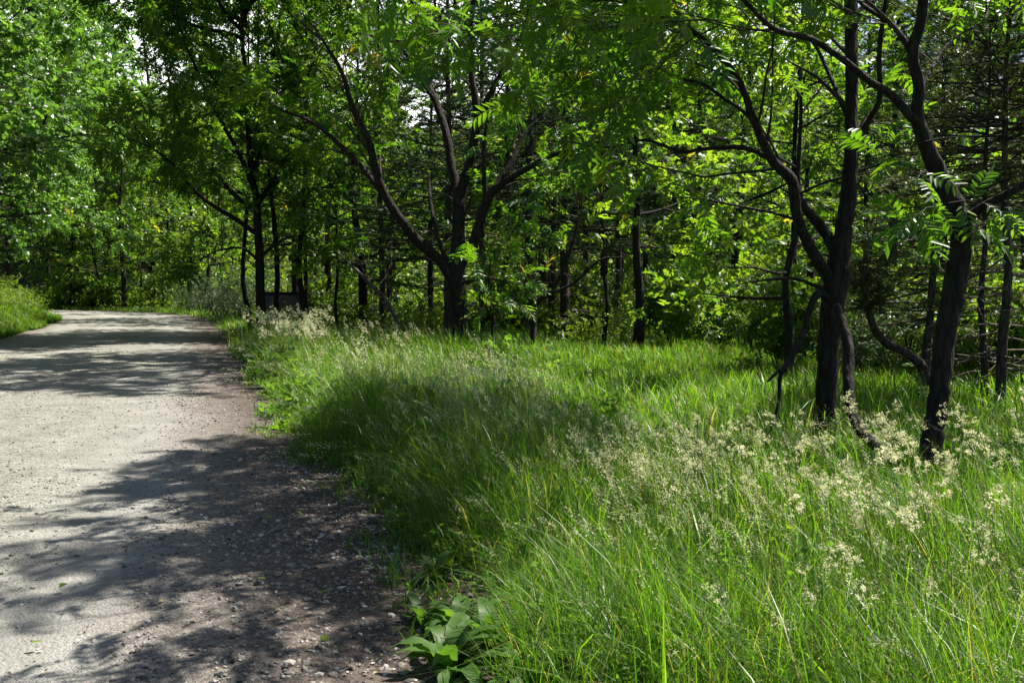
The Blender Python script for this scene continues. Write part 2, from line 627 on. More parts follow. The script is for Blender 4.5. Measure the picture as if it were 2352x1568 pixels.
def sun_lit(p):
    """the crowns are open where the photograph's sun patches on road, verge and clearing come through"""
    g_ = p - SDIR * (np.maximum(p[:, 2] - .25, 0) / SDIR[2])[:, None]
    yy = np.maximum(g_[:, 1], .8)
    px = FW / 2 + FPX * g_[:, 0] / yy
    py = HOR + FPX * (EYE - .25) / yy
    wob = 60 * vnoise(g_[:, 0] * 1.1, g_[:, 1] * 1.1, 63)
    fore = np.maximum(smooth((px + wob - 990) / 120) * smooth((py + wob - 1070) / 110), smooth((px + wob - 1250) / 160) * smooth((py + wob - 1040) / 100)) * (1 - .85 * smooth((px - 1800) / 250) * smooth((1260 - py) / 110))
    road = smooth((850 - px + wob * 2) / 140) * smooth((py - 868) / 10) * (1 - smooth((py - 955 + .25 * wob - .42 * np.maximum(430 - px, -40)) / 40))
    dap = vnoise(g_[:, 0] * 1.5, g_[:, 1] * 2.3, 64) + .45 * vnoise(g_[:, 0] * 3.6, g_[:, 1] * 5.2, 65)
    dapple = smooth((dap - .36) / .22) * smooth((1100 - px) / 150) * smooth((py - 1010) / 60)
    clr = smooth((px + wob - 1120) / 90) * smooth((2010 - px) / 90) * smooth((py - 782) / 14) * smooth((905 + .5 * wob - py) / 40)
    tuft_ = smooth((px - 585) / 40) * smooth((810 - px) / 60) * smooth((py - 772) / 15) * smooth((905 - py) / 30)
    lit = np.maximum(np.maximum(np.maximum(np.maximum(fore, road), clr), dapple), tuft_)
    return lit


def thin_for_sun(p):
    return np.random.default_rng(5).uniform(0, 1, len(p)) > .97 * sun_lit(p)


def grow(rng, G, A, p0, d0, L, r0, lvl, cfg, mat=0):
    """a branch with side branches; the last level carries leaves. cfg: lists per level"""
    if cfg.get("open") and lvl >= 1 and sun_lit((np.array(p0) + unit(d0) * L * .6)[None])[0] > .55:
        return
    nseg = max(3, int(L / cfg["seg"][lvl]))
    pts, d = [np.array(p0, float)], unit(np.array(d0, float))
    dirs = [d]
    for k in range(nseg):
        d = unit(d + rng.normal(0, cfg["wig"][lvl], 3) + np.array([0, 0, cfg["up"][lvl]]))
        pts.append(pts[-1] + d * L / nseg)
        dirs.append(d)
    pts = np.array(pts)
    tt = np.linspace(0, 1, nseg + 1)
    tube(G, pts, np.maximum(r0 * (1 - 0.8 * tt), 0.0025), cfg["sides"][lvl], mat, cap=False)
    children(rng, G, A, pts, dirs, L, r0, lvl, cfg, mat)


def children(rng, G, A, pts, dirs, L, r0, lvl, cfg, mat=0, t0=0.2, t1=1.0):
    nseg = len(pts) - 1
    if lvl == cfg["last"]:
        m = max(2, int(L / cfg["leaf_gap"]))
        for k in range(m):
            f = (0.1 + 0.9 * (k + 1) / m) * nseg
            i = min(int(f), nseg - 1)
            q = pts[i] + (pts[i + 1] - pts[i]) * (f - i)
            dd = unit(dirs[i] * (0.5 + 0.5 * (k == m - 1)) + rng.normal(0, 0.55, 3) + np.array([0, 0, -0.08]))
            A.add(q, dd)
        return
    m = max(2, int(L * cfg["dens"][lvl] + rng.uniform(0, 0.9)))
    for k in range(m):
        t = t0 + (t1 - t0) * (k + rng.uniform(0.2, 0.9)) / m
        f = min(t, 0.995) * nseg
        i = int(f)
        q = pts[i] + (pts[i + 1] - pts[i]) * (f - i)
        d = dirs[i]
        side = unit(np.cross(d, rng.normal(0, 1, 3)))
        side[2] *= cfg.get("flat", 0.7)
        a = rng.uniform(0.55, 1.05)
        nd = unit(d * math.cos(a) + side * math.sin(a))
        cl = cfg["len"][lvl] * rng.uniform(0.65, 1.25) * (1.1 - 0.45 * t)
        grow(rng, G, A, q, nd, cl, max(0.006, r0 * (1 - 0.75 * t) * 0.55), lvl + 1, cfg, mat)


def leaves(G, rng, A, temps, mat, scale=(0.85, 1.15), n=None, up=1.0, keep=None, tilt=0.45, clump=None):
    p, d = A.get(rng, None, keep)
    if not len(p):
        return
    if clump:
        c = clumpy(p, clump[0])
        k = c > np.quantile(c, clump[1])
        p, d = p[k], d[k]
    if n and len(p) > n:
        k = rng.permutation(len(p))[:n]
        p, d = p[k], d[k]
    which = rng.integers(0, len(temps), len(p))
    nm = rng.normal(0, tilt, (len(p), 3)) + np.array([0, 0, up])
    rn = np.clip(rng.normal(0.48, 0.24, len(p)) + .15 * vnoise(p[:, 0] * .8 + p[:, 2], p[:, 1] * .8 - p[:, 2], 66), 0, .93)
    rn = np.where(rng.uniform(0, 1, len(p)) < .006, 1.0, rn)
    s = rng.uniform(*scale, len(p)) * rng.choice([.7, 1, 1, 1.12], len(p))
    for k, (tv, tt) in enumerate(temps):
        w = which == k
        place(G, tv, tt, p[w], d[w], nm[w], s[w], mat, rn[w])

# ------------------------------------------------------------------ leaf templates
rt_ = np.random.default_rng(11)
T_PIN = [pinnate(rt_, 0.33, 6, 0.10, 0.034, dr, "lens") for dr in (0.35, 0.6, 0.9)]
T_PIN_FAR = [pinnate(rt_, 0.36, 5, 0.125, 0.05, dr, "diamond") for dr in (0.35, 0.6, 0.9)]
T_MAPLE = [sprig(rt_, 7, 0.32, 0.155, 0.12, "lobed", 0.5) for _ in range(4)]
T_BROAD = [sprig(rt_, 8, 0.40, 0.21, 0.145, "diamond", 0.55) for _ in range(5)]
T_OAK = [sprig(rt_, 7, 0.34, 0.18, 0.12, "lobed", 0.6) for _ in range(5)]
T_SMALL = [sprig(rt_, 9, 0.24, 0.075, 0.045, "diamond", 0.7) for _ in range(4)]
T_FAR = [sprig(rt_, 6, 0.6, 0.34, 0.24, "diamond", 0.7) for _ in range(4)]
T_TUFT = [tuft(rt_, 17, 0.15, 0.011) for _ in range(4)]
T_CEDAR = [tuft(rt_, 14, 0.11, 0.011, 1.1) for _ in range(4)]

CFG_NEAR = dict(seg=[.35, .25, .18, .15], wig=[.12, .14, .17, .2], up=[.05, .04, .0, 0], sides=[7, 5, 4, 3], dens=[1.7, 2.6, 3], len=[1.9, .85, .5], last=2, leaf_gap=.092, flat=.6, open=True)


def hero_limb(spec, per=6):
    spec = np.array(spec, float)
    pts = np.array([P(a, b, c) for a, b, c, w in spec])
    dist = spec[:, 2]
    r = spec[:, 3] / 2 / FPX * dist
    q = catmull(np.column_stack([pts, r]), per)
    return q[:, :3], np.maximum(q[:, 3], 0.004)


class Hero:
    """a tree whose trunk and main boughs follow the photographed ones; finer growth is added by rule"""
    def __init__(self, seed, name, label, cat, base, group=None):
        self.rng = np.random.default_rng(seed)
        self.base = np.array(base, float)
        self.root = thing(name, label, cat, base, group)
        self.crown, self.A, self.n = Geo(), Anch(), 0

    def part(self, pts, rads, name, mat, sides=10, rough=0.045):
        g_ = Geo()
        self.n += 1
        tube(g_, pts - self.base, rads, sides, 0, rough, self.n * 7)
        return g_.build(name, [mat], self.root)

    near = 1.0

    def limb(self, spec, name="bough", leafy=True, t0=0.25, cfg=CFG_NEAR, mat=None, sides=10, dens=1.0, rough=0.045):
        spec = [(a, b, c * self.near, w) for a, b, c, w in spec]
        pts, rads = hero_limb(spec)
        wob = self.rng.normal(0, 1, pts.shape) * rads[:, None] * 0.05
        wob[0] = 0
        pts = pts + wob
        self.part(pts, rads, name, mat or M["bark"], sides, rough)
        if leafy:
            self.fill(pts, rads, t0, cfg, dens)

    def fill(self, pts, rads, t0, cfg, dens=1.0):
        L = float(np.linalg.norm(np.diff(pts, axis=0), axis=1).sum())
        c = dict(cfg)
        c["dens"] = [cfg["dens"][0] * dens] + list(cfg["dens"][1:])
        children(self.rng, self.crown, self.A, pts, unit(np.gradient(pts, axis=0)), L, float(rads.mean()) * 1.1, 0, c, 0, t0)
        d = unit(pts[-1] - pts[-3])
        for _ in range(2):
            grow(self.rng, self.crown, self.A, pts[-1], unit(d + self.rng.normal(0, .35, 3)), c["len"][0] * .8, float(rads[-1]), 1, c, 0)

    def free(self, p0, d, L, r0, t0=0.25, cfg=CFG_NEAR, dens=1.0, up=0.03, wig=0.1):
        """a bough given by start and heading (those above the picture's edge)"""
        n = max(4, int(L / 0.35))
        pts, d = [np.array(p0, float)], unit(d)
        for k in range(n):
            d = unit(d + self.rng.normal(0, wig, 3) + (0, 0, up))
            pts.append(pts[-1] + d * L / n)
        pts = np.array(pts)
        if cfg.get("open"):
            bare = np.nonzero(sun_lit(pts) > .85)[0]
            pts = pts[: max(4, int(bare[0]))] if len(bare) else pts
        rads = np.linspace(r0, 0.012, len(pts))
        self.part(pts, rads, "bough", M["bark"], 8)
        self.fill(pts, rads, t0, cfg, dens)

    def finish(self, temps, mat, n=None, keep=None, scale=(0.8, 1.2), tilt=0.45, up=1.0, clump=(.9, .25)):
        leaves(self.crown, self.rng, self.A, temps, 1, scale, n, up, keep, tilt, clump)
        for k in range(len(self.crown.v)):
            self.crown.v[k] = self.crown.v[k] - self.base.astype(np.float32)
        self.crown.build("crown", [M["twig"], mat], self.root)


# ------------------------------------------------------------------ the walnut in the middle
b = P(1052, 822, 21)
b[2] = H(b[0], b[1]) - 0.05
T = Hero(1, "walnut_tree", "big dark walnut in the middle of the meadow, forking low into many boughs", "tree", b)
T.limb([(1057, 838, 21, 60), (1057, 818, 21, 46), (1057, 760, 21, 38), (1053, 690, 21, 37), (1050, 640, 21, 40), (1052, 560, 21, 33), (1053, 500, 21, 30), (1053, 430, 21, 28)], "trunk", True, 0.75, sides=18, dens=0.3)
T.limb([(1050, 655, 21, 30), (1010, 597, 20.9, 25), (972, 566, 20.7, 24), (927, 514, 20.3, 22), (885, 450, 20, 20), (862, 390, 19.8, 19), (846, 322, 19.5, 16), (811, 250, 19.2, 13), (785, 166, 18.8, 10), (740, 90, 18.5, 6)])
T.limb([(892, 465, 20, 15), (845, 400, 20.4, 13), (781, 333, 20.8, 11), (715, 280, 21.2, 8), (650, 255, 21.6, 5)])
T.limb([(1052, 455, 21, 22), (1038, 383, 21.2, 20), (1023, 302, 21.4, 18), (998, 227, 21.7, 16), (978, 176, 22, 13), (957, 60, 22.5, 10), (930, -60, 23, 6)], t0=.35)
T.limb([(1000, 235, 21.7, 10), (960, 170, 21.3, 8), (905, 80, 21, 7), (870, 0, 20.8, 4)], dens=.7)
T.limb([(985, 200, 22, 10), (1010, 110, 22.4, 8), (1000, 20, 22.6, 7), (990, -80, 23, 4)], dens=.6)
T.limb([(1055, 455, 21, 25), (1073, 393, 20.8, 23), (1090, 310, 20.6, 21), (1095, 255, 20.5, 17), (1080, 150, 20.4, 14), (1083, 40, 20.3, 12), (1100, -80, 20, 8)], t0=.3)
T.limb([(1095, 275, 20.5, 15), (1119, 227, 20.2, 13), (1150, 170, 19.8, 11), (1190, 100, 19.4, 9), (1220, 20, 19, 6)])
T.limb([(1078, 140, 20.4, 9), (1055, 60, 20.8, 8), (1040, -20, 21, 5)], dens=.6)
T.limb([(1054, 610, 21, 26), (1083, 570, 20.9, 23), (1104, 504, 20.8, 22), (1124, 450, 20.7, 22), (1150, 425, 20.5, 17), (1209, 388, 20.1, 14), (1265, 358, 19.7, 12), (1335, 338, 19.2, 9), (1436, 307, 18.6, 6)], t0=.3, dens=.55)
T.limb([(1132, 442, 20.6, 16), (1174, 373, 20.8, 14), (1209, 302, 21.1, 11), (1265, 250, 21.5, 9), (1320, 180, 22, 5)])
T.limb([(1115, 455, 20.7, 11), (1111, 343, 20.5, 10), (1125, 260, 20.6, 8), (1140, 190, 20.8, 5)])
T.limb([(1040, 625, 21, 12), (1010, 560, 21.6, 10), (990, 470, 22.3, 8), (985, 400, 23, 5)])
T.limb([(1056, 650, 21, 9), (1110, 640, 20.3, 6), (1160, 645, 19.8, 3)], dens=1.2)
for k, (d, L) in enumerate((((-.7, .5, .5), 4.5), ((-.3, -.5, .9), 4), ((.6, .4, .8), 4.5), ((.2, .8, .7), 4), ((-.8, -.1, .7), 4), ((.7, -.3, .7), 3.5), ((-1, -.4, .35), 5), ((-.4, -1, .3), 4.5), ((.5, -1, .35), 4), ((1, 0, .3), 4.5), ((-1, .4, .3), 4.5), ((0, .3, 1), 3.5))):
    T.free(P(1060 + 40 * d[0], -20 - 12 * k, 21 + d[1]), d, L, .06, dens=1.5)
# openings where the sky shows through the upper middle
def keep_mid(p):
    v = p - np.array([0, 0, EYE])
    fz = v[:, 1] * CP - v[:, 2] * SP
    px = FW / 2 + FPX * v[:, 0] / fz
    py = FH / 2 - FPX * (v[:, 1] * SP + v[:, 2] * CP) / fz
    q = np.random.default_rng(3).uniform(0, 1, len(p))
    gap = np.minimum(1, 1.5 * np.exp(-(((px - 965) / 110) ** 2 + ((py - 40) / 130) ** 2)) + 1.2 * np.exp(-(((px - 760) / 60) ** 2 + ((py + 10) / 50) ** 2)))
    return (q > .95 * gap) & thin_for_sun(p)
T.finish(T_PIN_FAR, M["walnut_leaf"], 26000, keep_mid, scale=(.85, 1.2), clump=(1.0, .15))

# ------------------------------------------------------------------ right-hand walnuts
b = P(1900, 985, 9.5)
b[2] = H(b[0], b[1]) - 0.05
T = Hero(2, "walnut_tree", "tall straight walnut with a broken dead bough hanging on its road side", "tree", b)
T.limb([(1890, 1040, 9.5, 62), (1893, 985, 9.5, 50), (1898, 900, 9.5, 47), (1905, 780, 9.5, 49), (1914, 700, 9.5, 52), (1925, 630, 9.5, 54), (1936, 529, 9.5, 40), (1949, 454, 9.5, 37), (1955, 328, 9.5, 30), (1956, 151, 9.6, 28), (1953, 0, 9.7, 28), (1948, -200, 9.8, 25), (1960, -450, 9.9, 20), (1950, -700, 10, 14), (1965, -900, 10, 8)], "trunk", True, .55, sides=20, dens=.7)
T.limb([(1912, 650, 9.5, 32), (1880, 600, 9.4, 28), (1852, 552, 9.3, 25), (1830, 490, 9.2, 25), (1817, 413, 9.1, 25), (1774, 368, 9, 21), (1728, 267, 8.8, 18), (1698, 186, 8.7, 15), (1638, 111, 8.5, 13), (1562, 55, 8.3, 12), (1480, 20, 8.1, 10), (1400, 0, 7.9, 8), (1290, 10, 7.7, 5)], t0=.3, dens=1.6)
T.limb([(1930, 600, 9.5, 26), (1892, 530, 9.6, 25), (1859, 489, 9.5, 23), (1829, 450, 9.2, 18)], leafy=False)
T.limb([(1776, 370, 9, 15), (1740, 350, 9.1, 12), (1688, 338, 9.3, 11), (1612, 343, 9.5, 9), (1562, 348, 9.7, 8), (1480, 322, 9.9, 7), (1400, 340, 10.1, 5), (1330, 330, 10.3, 4)], t0=.3, dens=.8)
T.limb([(1735, 282, 8.8, 11), (1700, 250, 8.9, 9), (1663, 227, 9, 8), (1612, 192, 9.1, 7), (1562, 181, 9.2, 6), (1500, 150, 9.3, 4)], t0=.2, dens=1.6)
T.limb([(1958, 350, 9.5, 18), (1995, 277, 9.4, 14), (2020, 227, 9.3, 12), (2020, 116, 9.2, 11), (2035, 0, 9.1, 9), (2060, -120, 9, 6)], t0=.5, dens=.6)
T.limb([(1950, 280, 9.5, 11), (1900, 160, 9.9, 9), (1860, 90, 10.3, 7), (1800, 60, 10.6, 5)], t0=.3)
T.limb([(1912, 672, 9.5, 16), (1870, 655, 9.4, 9), (1820, 640, 9.3, 7), (1740, 645, 9.2, 5), (1690, 655, 9.1, 3)], leafy=False, sides=7)
for pxs in ([(1915, 700, 9.5, 26), (1886, 674, 9.4, 21), (1866, 694, 9.35, 15), (1850, 749, 9.3, 13), (1832, 795, 9.2, 15), (1803, 840, 9.1, 12), (1791, 868, 9.1, 10), (1787, 930, 9, 9), (1765, 1000, 8.9, 5), (1755, 1040, 8.9, 3)],):
    T.limb(pxs, "dead_bough", False, sides=9, rough=.25)
T.limb([(1806, 838, 9.1, 10), (1780, 860, 9, 8), (1763, 876, 9, 6)], "dead_bough", False, sides=8, rough=.25)
up_ = [P(1952, yy, 9.75) for yy in (-80, -200, -330, -450, -600, -740)]
for k, (d, L, dn) in enumerate((((-1, -.75, .55), 4.8, 1.2), ((-.9, .2, .6), 4.2, .8), ((-.5, -1, .5), 4.2, 1.2), ((.35, -1, .7), 2.6, .6), ((-1, -.3, .8), 4.2, 1.2), ((-.4, .8, .9), 3, .8), ((-.5, -.8, 1.0), 3.5, 1.2), ((-.35, .9, .5), 4, 1.0), ((.2, 1, .45), 4.2, 1.0), ((.6, .7, .6), 3.4, .9))):
    T.free(up_[min(k, 5)], d, L, .055, dens=dn * 1.5)
T.finish(T_PIN, M["walnut_leaf"], 15000, thin_for_sun, scale=(.8, 1.25), clump=(.8, .2))

b = P(2130, 1120, 8.2 * .87)
b[2] = H(b[0], b[1]) - 0.05
T = Hero(3, "walnut_tree", "leaning walnut with a second low stem curving out from its foot", "tree", b)
T.near = .87
T.limb([(2126, 1230, 8.1, 84), (2128, 1150, 8.1, 66), (2132, 1080, 8.15, 54), (2143, 1000, 8.2, 49), (2158, 900, 8.25, 46), (2170, 786, 8.3, 46), (2185, 700, 8.3, 48), (2197, 630, 8.3, 50), (2209, 545, 8.3, 48), (2195, 480, 8.3, 45), (2167, 428, 8.3, 42), (2131, 343, 8.25, 35), (2108, 272, 8.2, 29), (2111, 202, 8.15, 25), (2096, 120, 8.1, 25), (2112, 60, 8.05, 23), (2121, 0, 8, 22), (2115, -150, 7.9, 18), (2130, -350, 7.8, 14), (2120, -550, 7.8, 8)], "trunk", True, .62, sides=20, dens=.7)
T.limb([(2200, 520, 8.3, 28), (2240, 488, 8.2, 23), (2268, 469, 8.1, 20), (2352, 423, 7.9, 17), (2440, 360, 7.7, 14), (2520, 250, 7.6, 10), (2560, 100, 7.5, 6)], t0=.45, dens=.6)
T.limb([(2116, 292, 8.2, 22), (2096, 272, 8.15, 21), (2046, 217, 8, 18), (1995, 186, 7.8, 17), (1935, 136, 7.6, 15), (1864, 91, 7.4, 14), (1779, 66, 7.2, 12), (1713, 5, 7, 10), (1640, -80, 6.8, 8), (1560, -160, 6.6, 5)], t0=.5, dens=.8)
T.limb([(2098, 140, 8.1, 14), (2080, 100, 8.1, 12), (2046, 55, 8.2, 11), (1980, 10, 8.4, 9), (1930, -60, 8.6, 6)], t0=.4, dens=.8)
T.limb([(2112, 210, 8.15, 10), (2150, 140, 8.3, 8), (2190, 90, 8.5, 6), (2260, 50, 8.7, 4)], t0=.2, dens=.8)
T.limb([(2132, 1120, 8.1, 34), (2090, 1085, 8.12, 32), (2064, 1066, 8.15, 30), (2029, 1036, 8.2, 28), (1994, 1006, 8.4, 27), (1964, 966, 8.6, 26), (1953, 926, 8.8, 25), (1949, 880, 8.9, 25), (1949, 840, 9, 26), (1947, 790, 9.1, 25), (1935, 745, 9.2, 23), (1922, 700, 9.3, 17)], "bough", False, sides=12)
for k, (d, L, dn) in enumerate((((-1, -.9, .55), 4.2, 1.1), ((-.6, -1, .7), 4.0, 1.2), ((-1, .2, .8), 3.2, .8), ((.3, -1, .6), 2.4, .4), ((-.9, -.4, 1), 3.6, 1.1))):
    T.free(P(2118, -60 - 130 * k, 6.9), d, L, .045, dens=dn * 1.5)
# clumps of leaves that sprout straight from the old wood
for px, py in ((2105, 330), (2130, 400), (2160, 470), (2180, 560), (1960, 250), (2100, 60)):
    q = P(px, py, 7.15)
    for _ in range(2):
        grow(T.rng, T.crown, T.A, q, unit(T.rng.normal(0, 1, 3) * (1, 1, .5) + (0.2, -.6, .1)), .5, .008, 2, CFG_NEAR)
T.finish(T_PIN, M["walnut_leaf"], 9500, thin_for_sun, scale=(.8, 1.2), clump=(.8, .22))

# a walnut off to the right whose boughs reach in
b = np.array([10.2, 12.5, H(10.2, 12.5) - .05])
T = Hero(4, "walnut_tree", "walnut at the meadow's far right side, only its boughs reaching in", "tree", b)
tp = np.array([b + (0, 0, 0), b + (0, 0, 1), b + (-.15, .05, 2.5), b + (-.1, .1, 4), b + (.1, .1, 6), b + (.1, 0, 8.5)])
T.part(catmull(tp, 5), np.linspace(.2, .05, 26), "trunk", M["bark"], 14)
for z, d, L in ((3.6, (-1, -.2, .35), 4.4), (4.4, (-.7, -.8, .4), 4), (4.8, (.7, -.6, .5), 3.5), (5.4, (-.9, .5, .5), 4), (6.2, (.8, .4, .6), 3.2), (6.8, (-.3, -1, .6), 3.2), (7.6, (-.5, .3, .9), 3)):
    T.free(b + (0, .1, z), d, L, .06, dens=.9)
T.finish(T_PIN_FAR, M["walnut_leaf"], 2600, thin_for_sun)

# ------------------------------------------------------------------ the dark roadside group
CFG_MID = dict(seg=[.5, .35, .25, .2], wig=[.12, .14, .17, .2], up=[.04, .03, .0, 0], sides=[6, 4, 3, 3], dens=[1.6, 2.2, 3], len=[2.4, 1.05, .5], last=2, leaf_gap=.105, flat=.6)
b = P(600, 740, 30)
b[2] = H(b[0], b[1]) - 0.05
T = Hero(5, "walnut_tree", "wide spreading dark walnut at the road's edge, largest of its clump", "tree", b)
T.limb([(601, 760, 30, 26), (600, 735, 30, 22), (598, 660, 30, 20), (596, 590, 30, 20), (592, 520, 30, 19), (588, 450, 30, 16), (575, 380, 30, 14), (570, 280, 30.2, 12), (565, 180, 30.4, 10), (555, 60, 30.6, 8), (560, -80, 31, 5)], "trunk", True, .45, CFG_MID, sides=14)
T.limb([(594, 540, 30, 12), (534, 499, 29.6, 10), (484, 469, 29, 9), (438, 428, 28.4, 8), (403, 383, 27.8, 7), (350, 340, 27.2, 5)], cfg=CFG_MID)
T.limb([(590, 490, 30, 12), (529, 438, 30.5, 10), (484, 383, 31, 9), (443, 338, 31.5, 8), (403, 242, 32, 6), (380, 150, 32.5, 4)], cfg=CFG_MID)
T.limb([(586, 440, 30, 11), (549, 353, 29.6, 10), (504, 272, 29, 9), (469, 200, 28.4, 7), (430, 110, 28, 5), (400, 30, 27.6, 4)], cfg=CFG_MID)
T.limb([(580, 410, 30, 11), (605, 302, 30.4, 10), (600, 227, 31, 8), (630, 120, 31.5, 6), (650, 20, 32, 4)], cfg=CFG_MID)
T.limb([(590, 470, 30, 10), (640, 390, 29.5, 9), (690, 300, 29, 7), (720, 200, 28.5, 5)], cfg=CFG_MID)
T.limb([(597, 600, 30, 8), (555, 570, 29.5, 6), (500, 575, 29, 4)], cfg=CFG_MID, dens=.8)
T.limb([(597, 590, 30, 8), (650, 550, 29.4, 6), (700, 540, 29, 4)], cfg=CFG_MID, dens=.8)
for k, (d, L) in enumerate((((-1, -.4, .5), 5), ((-.6, -.8, .5), 5), ((.2, -1, .6), 4.5), ((-1, .5, .4), 5), ((.6, -.5, .7), 4.5), ((0, .2, 1), 4), ((-1, -.5, .2), 5.5), ((-.3, -1, .2), 5), ((.7, -.7, .2), 4.5), ((.9, .1, .4), 4.5), ((-1, 0, .8), 4.5))):
    T.free(P(562, 90 - 14 * k, 30.5), d, L, .08, cfg=CFG_MID, dens=1.2)
T.finish([(v * 1.25, t) for v, t in T_PIN_FAR], M["walnut_leaf"], 19000, clump=(1.2, .12), scale=(.85, 1.25))


# ------------------------------------------------------------------ trees made once and copied
class Proto:
    def __init__(self):
        self.parts, self.used = [], False


def wander(rng, h, n, amp, lean=(0, 0)):
    z = np.linspace(0, h, n)
    x = np.cumsum(rng.normal(0, amp, n)) + lean[0] * z
    y = np.cumsum(rng.normal(0, amp, n)) + lean[1] * z
    x, y = x - x[0], y - y[0]
    return np.stack([x, y, z], 1)


def proto_broad(seed, h, cr, base, r0, nspr, temps, lmat, bark="bark", nprim=None, low_droop=0.0, gap=.2, shape=.8, amp=.12, lean=(0, 0), scale=(.8, 1.2), cq=.3):
    rng = np.random.default_rng(seed)
    tr, cw, A = Geo(), Geo(), Anch()
    tp = catmull(wander(rng, h * .93, 8, amp, lean), 3)
    tp[0, 2] -= .15
    n = len(tp)
    t = np.linspace(0, 1, n)
    rads = r0 * (1 - .88 * t ** .9) * (1 + .35 * np.exp(-t * 30))
    tube(tr, tp, rads, 10, 0, .12, seed)
    k_ = cr / 5.0
    cfg = dict(seg=[.5, .4, .3, .2], wig=[.11, .14, .17, .2], up=[.04, .02, 0, 0], sides=[6, 4, 3, 3], dens=[1.5 / k_ ** .5, 2.0 / k_ ** .5, 3], len=[2.3 * k_, 1.1 * k_, .5], last=2, leaf_gap=gap, flat=.6)
    m = nprim or int(h * 1.7)
    for k in range(m):
        f = base / h + (1 - base / h) * (k + .3) / m
        q = np.array([np.interp(f * h, tp[:, 2], tp[:, c]) for c in range(3)])
        u = (f - base / h) / (1 - base / h)
        L = cr * (math.sin(math.pi * min(1, .22 + .78 * u ** shape)) * .9 + .15) * rng.uniform(.75, 1.15)
        az = k * 2.39996 + rng.normal(0, .3)
        el = rad(8 + 55 * u) + rng.normal(0, .12) - low_droop * (1 - u)
        d = np.array([math.cos(az) * math.cos(el), math.sin(az) * math.cos(el), math.sin(el)])
        ns = max(4, int(L / .5))
        pts = [q]
        for s in range(ns):
            d = unit(d + rng.normal(0, .1, 3) + (0, 0, .03 - .05 * low_droop))
            pts.append(pts[-1] + d * L / ns)
        pts = np.array(pts)
        rr = np.linspace(max(.012, np.interp(f, t, rads) * .55), .008, ns + 1)
        tube(tr, pts, rr, 6, 0, .05)
        children(rng, cw, A, pts, unit(np.gradient(pts, axis=0)), L, float(rr[0]), 0, cfg, 0, .2)
    leaves(cw, rng, A, temps, 1, scale, nspr, clump=(cr * .28, cq))
    p = Proto()
    p.parts = [("trunk", tr, [M[bark]]), ("crown", cw, [M["twig"], M[lmat]])]
    return p


def proto_pine(seed, h, live, bl, r0, dead_from=1.2, tufts_per_m=11, temps=None, lmat="needle", whorl=.55, nb=5, amp=.03, lean=(0, 0), bark="pine_bark", dead_len=1.0):
    rng = np.random.default_rng(seed)
    tr, cw, A = Geo(), Geo(), Anch()
    tp = catmull(wander(rng, h, 9, amp, lean), 3)
    tp[0, 2] -= .15
    t = np.linspace(0, 1, len(tp))
    rads = r0 * (1 - .9 * t) * (1 + .25 * np.exp(-t * 40))
    tube(tr, tp, rads, 10, 0, .08, seed)
    z, a0 = dead_from, 0.0
    while z < h - .3:
        q0 = np.array([np.interp(z, tp[:, 2], tp[:, c]) for c in range(3)])
        alive = z > live
        u = (z - live) / (h - live)
        for k in range(nb if alive else nb - 1):
            az = a0 + k * 2 * math.pi / nb + rng.normal(0, .25)
            q = q0 + (0, 0, rng.uniform(-.25, .25))
            if not alive and rng.uniform() < .3:
                continue
            if alive:
                L = bl * (1 - u) ** .7 * rng.uniform(.7, 1.15) + .3
                el = rad(-6 + 40 * u) + rng.normal(0, .1)
            else:
                L = bl * rng.uniform(.25, .8) * dead_len
                el = rng.normal(-.08, .16)
            d = np.array([math.cos(az) * math.cos(el), math.sin(az) * math.cos(el), math.sin(el)])
            ns = max(4, int(L / .35))
            pts = [q]
            for s in range(ns):
                d = unit(d + rng.normal(0, .07 if alive else .17, 3) + (0, 0, .03 if alive else -.02))
                pts.append(pts[-1] + d * L / ns)
            pts = np.array(pts)
            br = .011 + .006 * L
            tube(cw if alive else tr, pts, np.linspace(br, .004, ns + 1), 5 if alive else 4, 0 if alive else 1, cap=False)
            dirs = unit(np.gradient(pts, axis=0))
            m = int(L * (3.2 if alive else 3.5))
            for s in range(m):
                f = rng.uniform(.15 if not alive else .25, 1) * ns * .999
                i_ = int(f)
                w = pts[i_] + (pts[min(i_ + 1, ns)] - pts[i_]) * (f - i_)
                sd = unit(np.cross(dirs[i_], (0, 0, 1)) * rng.choice([-1, 1]) + dirs[i_] * rng.uniform(.3, 1.1) + rng.normal(0, .25, 3) * (1, 1, .6))
                tl = L * rng.uniform(.12, .32)
                e = w + sd * tl
                tube(cw if alive else tr, np.array([w, (w + e) / 2 + rng.normal(0, .02, 3), e]), [.006, .005, .003], 3, 0 if alive else 1, cap=False)
                if alive:
                    mm = max(2, int(tl * tufts_per_m))
                    for j in range(mm):
                        A.add(w + (e - w) * (j + 1) / mm, unit(sd + (0, 0, .25) + rng.normal(0, .25, 3)))
            if alive:
                A.add(pts[-1], dirs[-1])
        z += whorl * rng.uniform(.75, 1.25)
        a0 += rng.uniform(.4, 1.2)
    leaves(cw, rng, A, temps or T_TUFT, 1, (.85, 1.3), None, .6, tilt=.5)
    p = Proto()
    p.parts = [("trunk", tr, [M[bark], M["dead"]]), ("crown", cw, [M["twig"], M[lmat]])]
    return p


def stand(proto, name, label, x, y, s=1.0, rz=0.0, group=None, cat="tree", z=None):
    root = thing(name, label, cat, (x, y, H(x, y) if z is None else z), group, rz)
    root.scale = (s, s, s)
    if not proto.used:
        proto.objs = [g_.build(nm, mats, root) for nm, g_, mats in proto.parts]
        proto.used = True
    else:
        for o in proto.objs:
            c = o.copy()
            COL.objects.link(c)
            c.parent = root
    return root


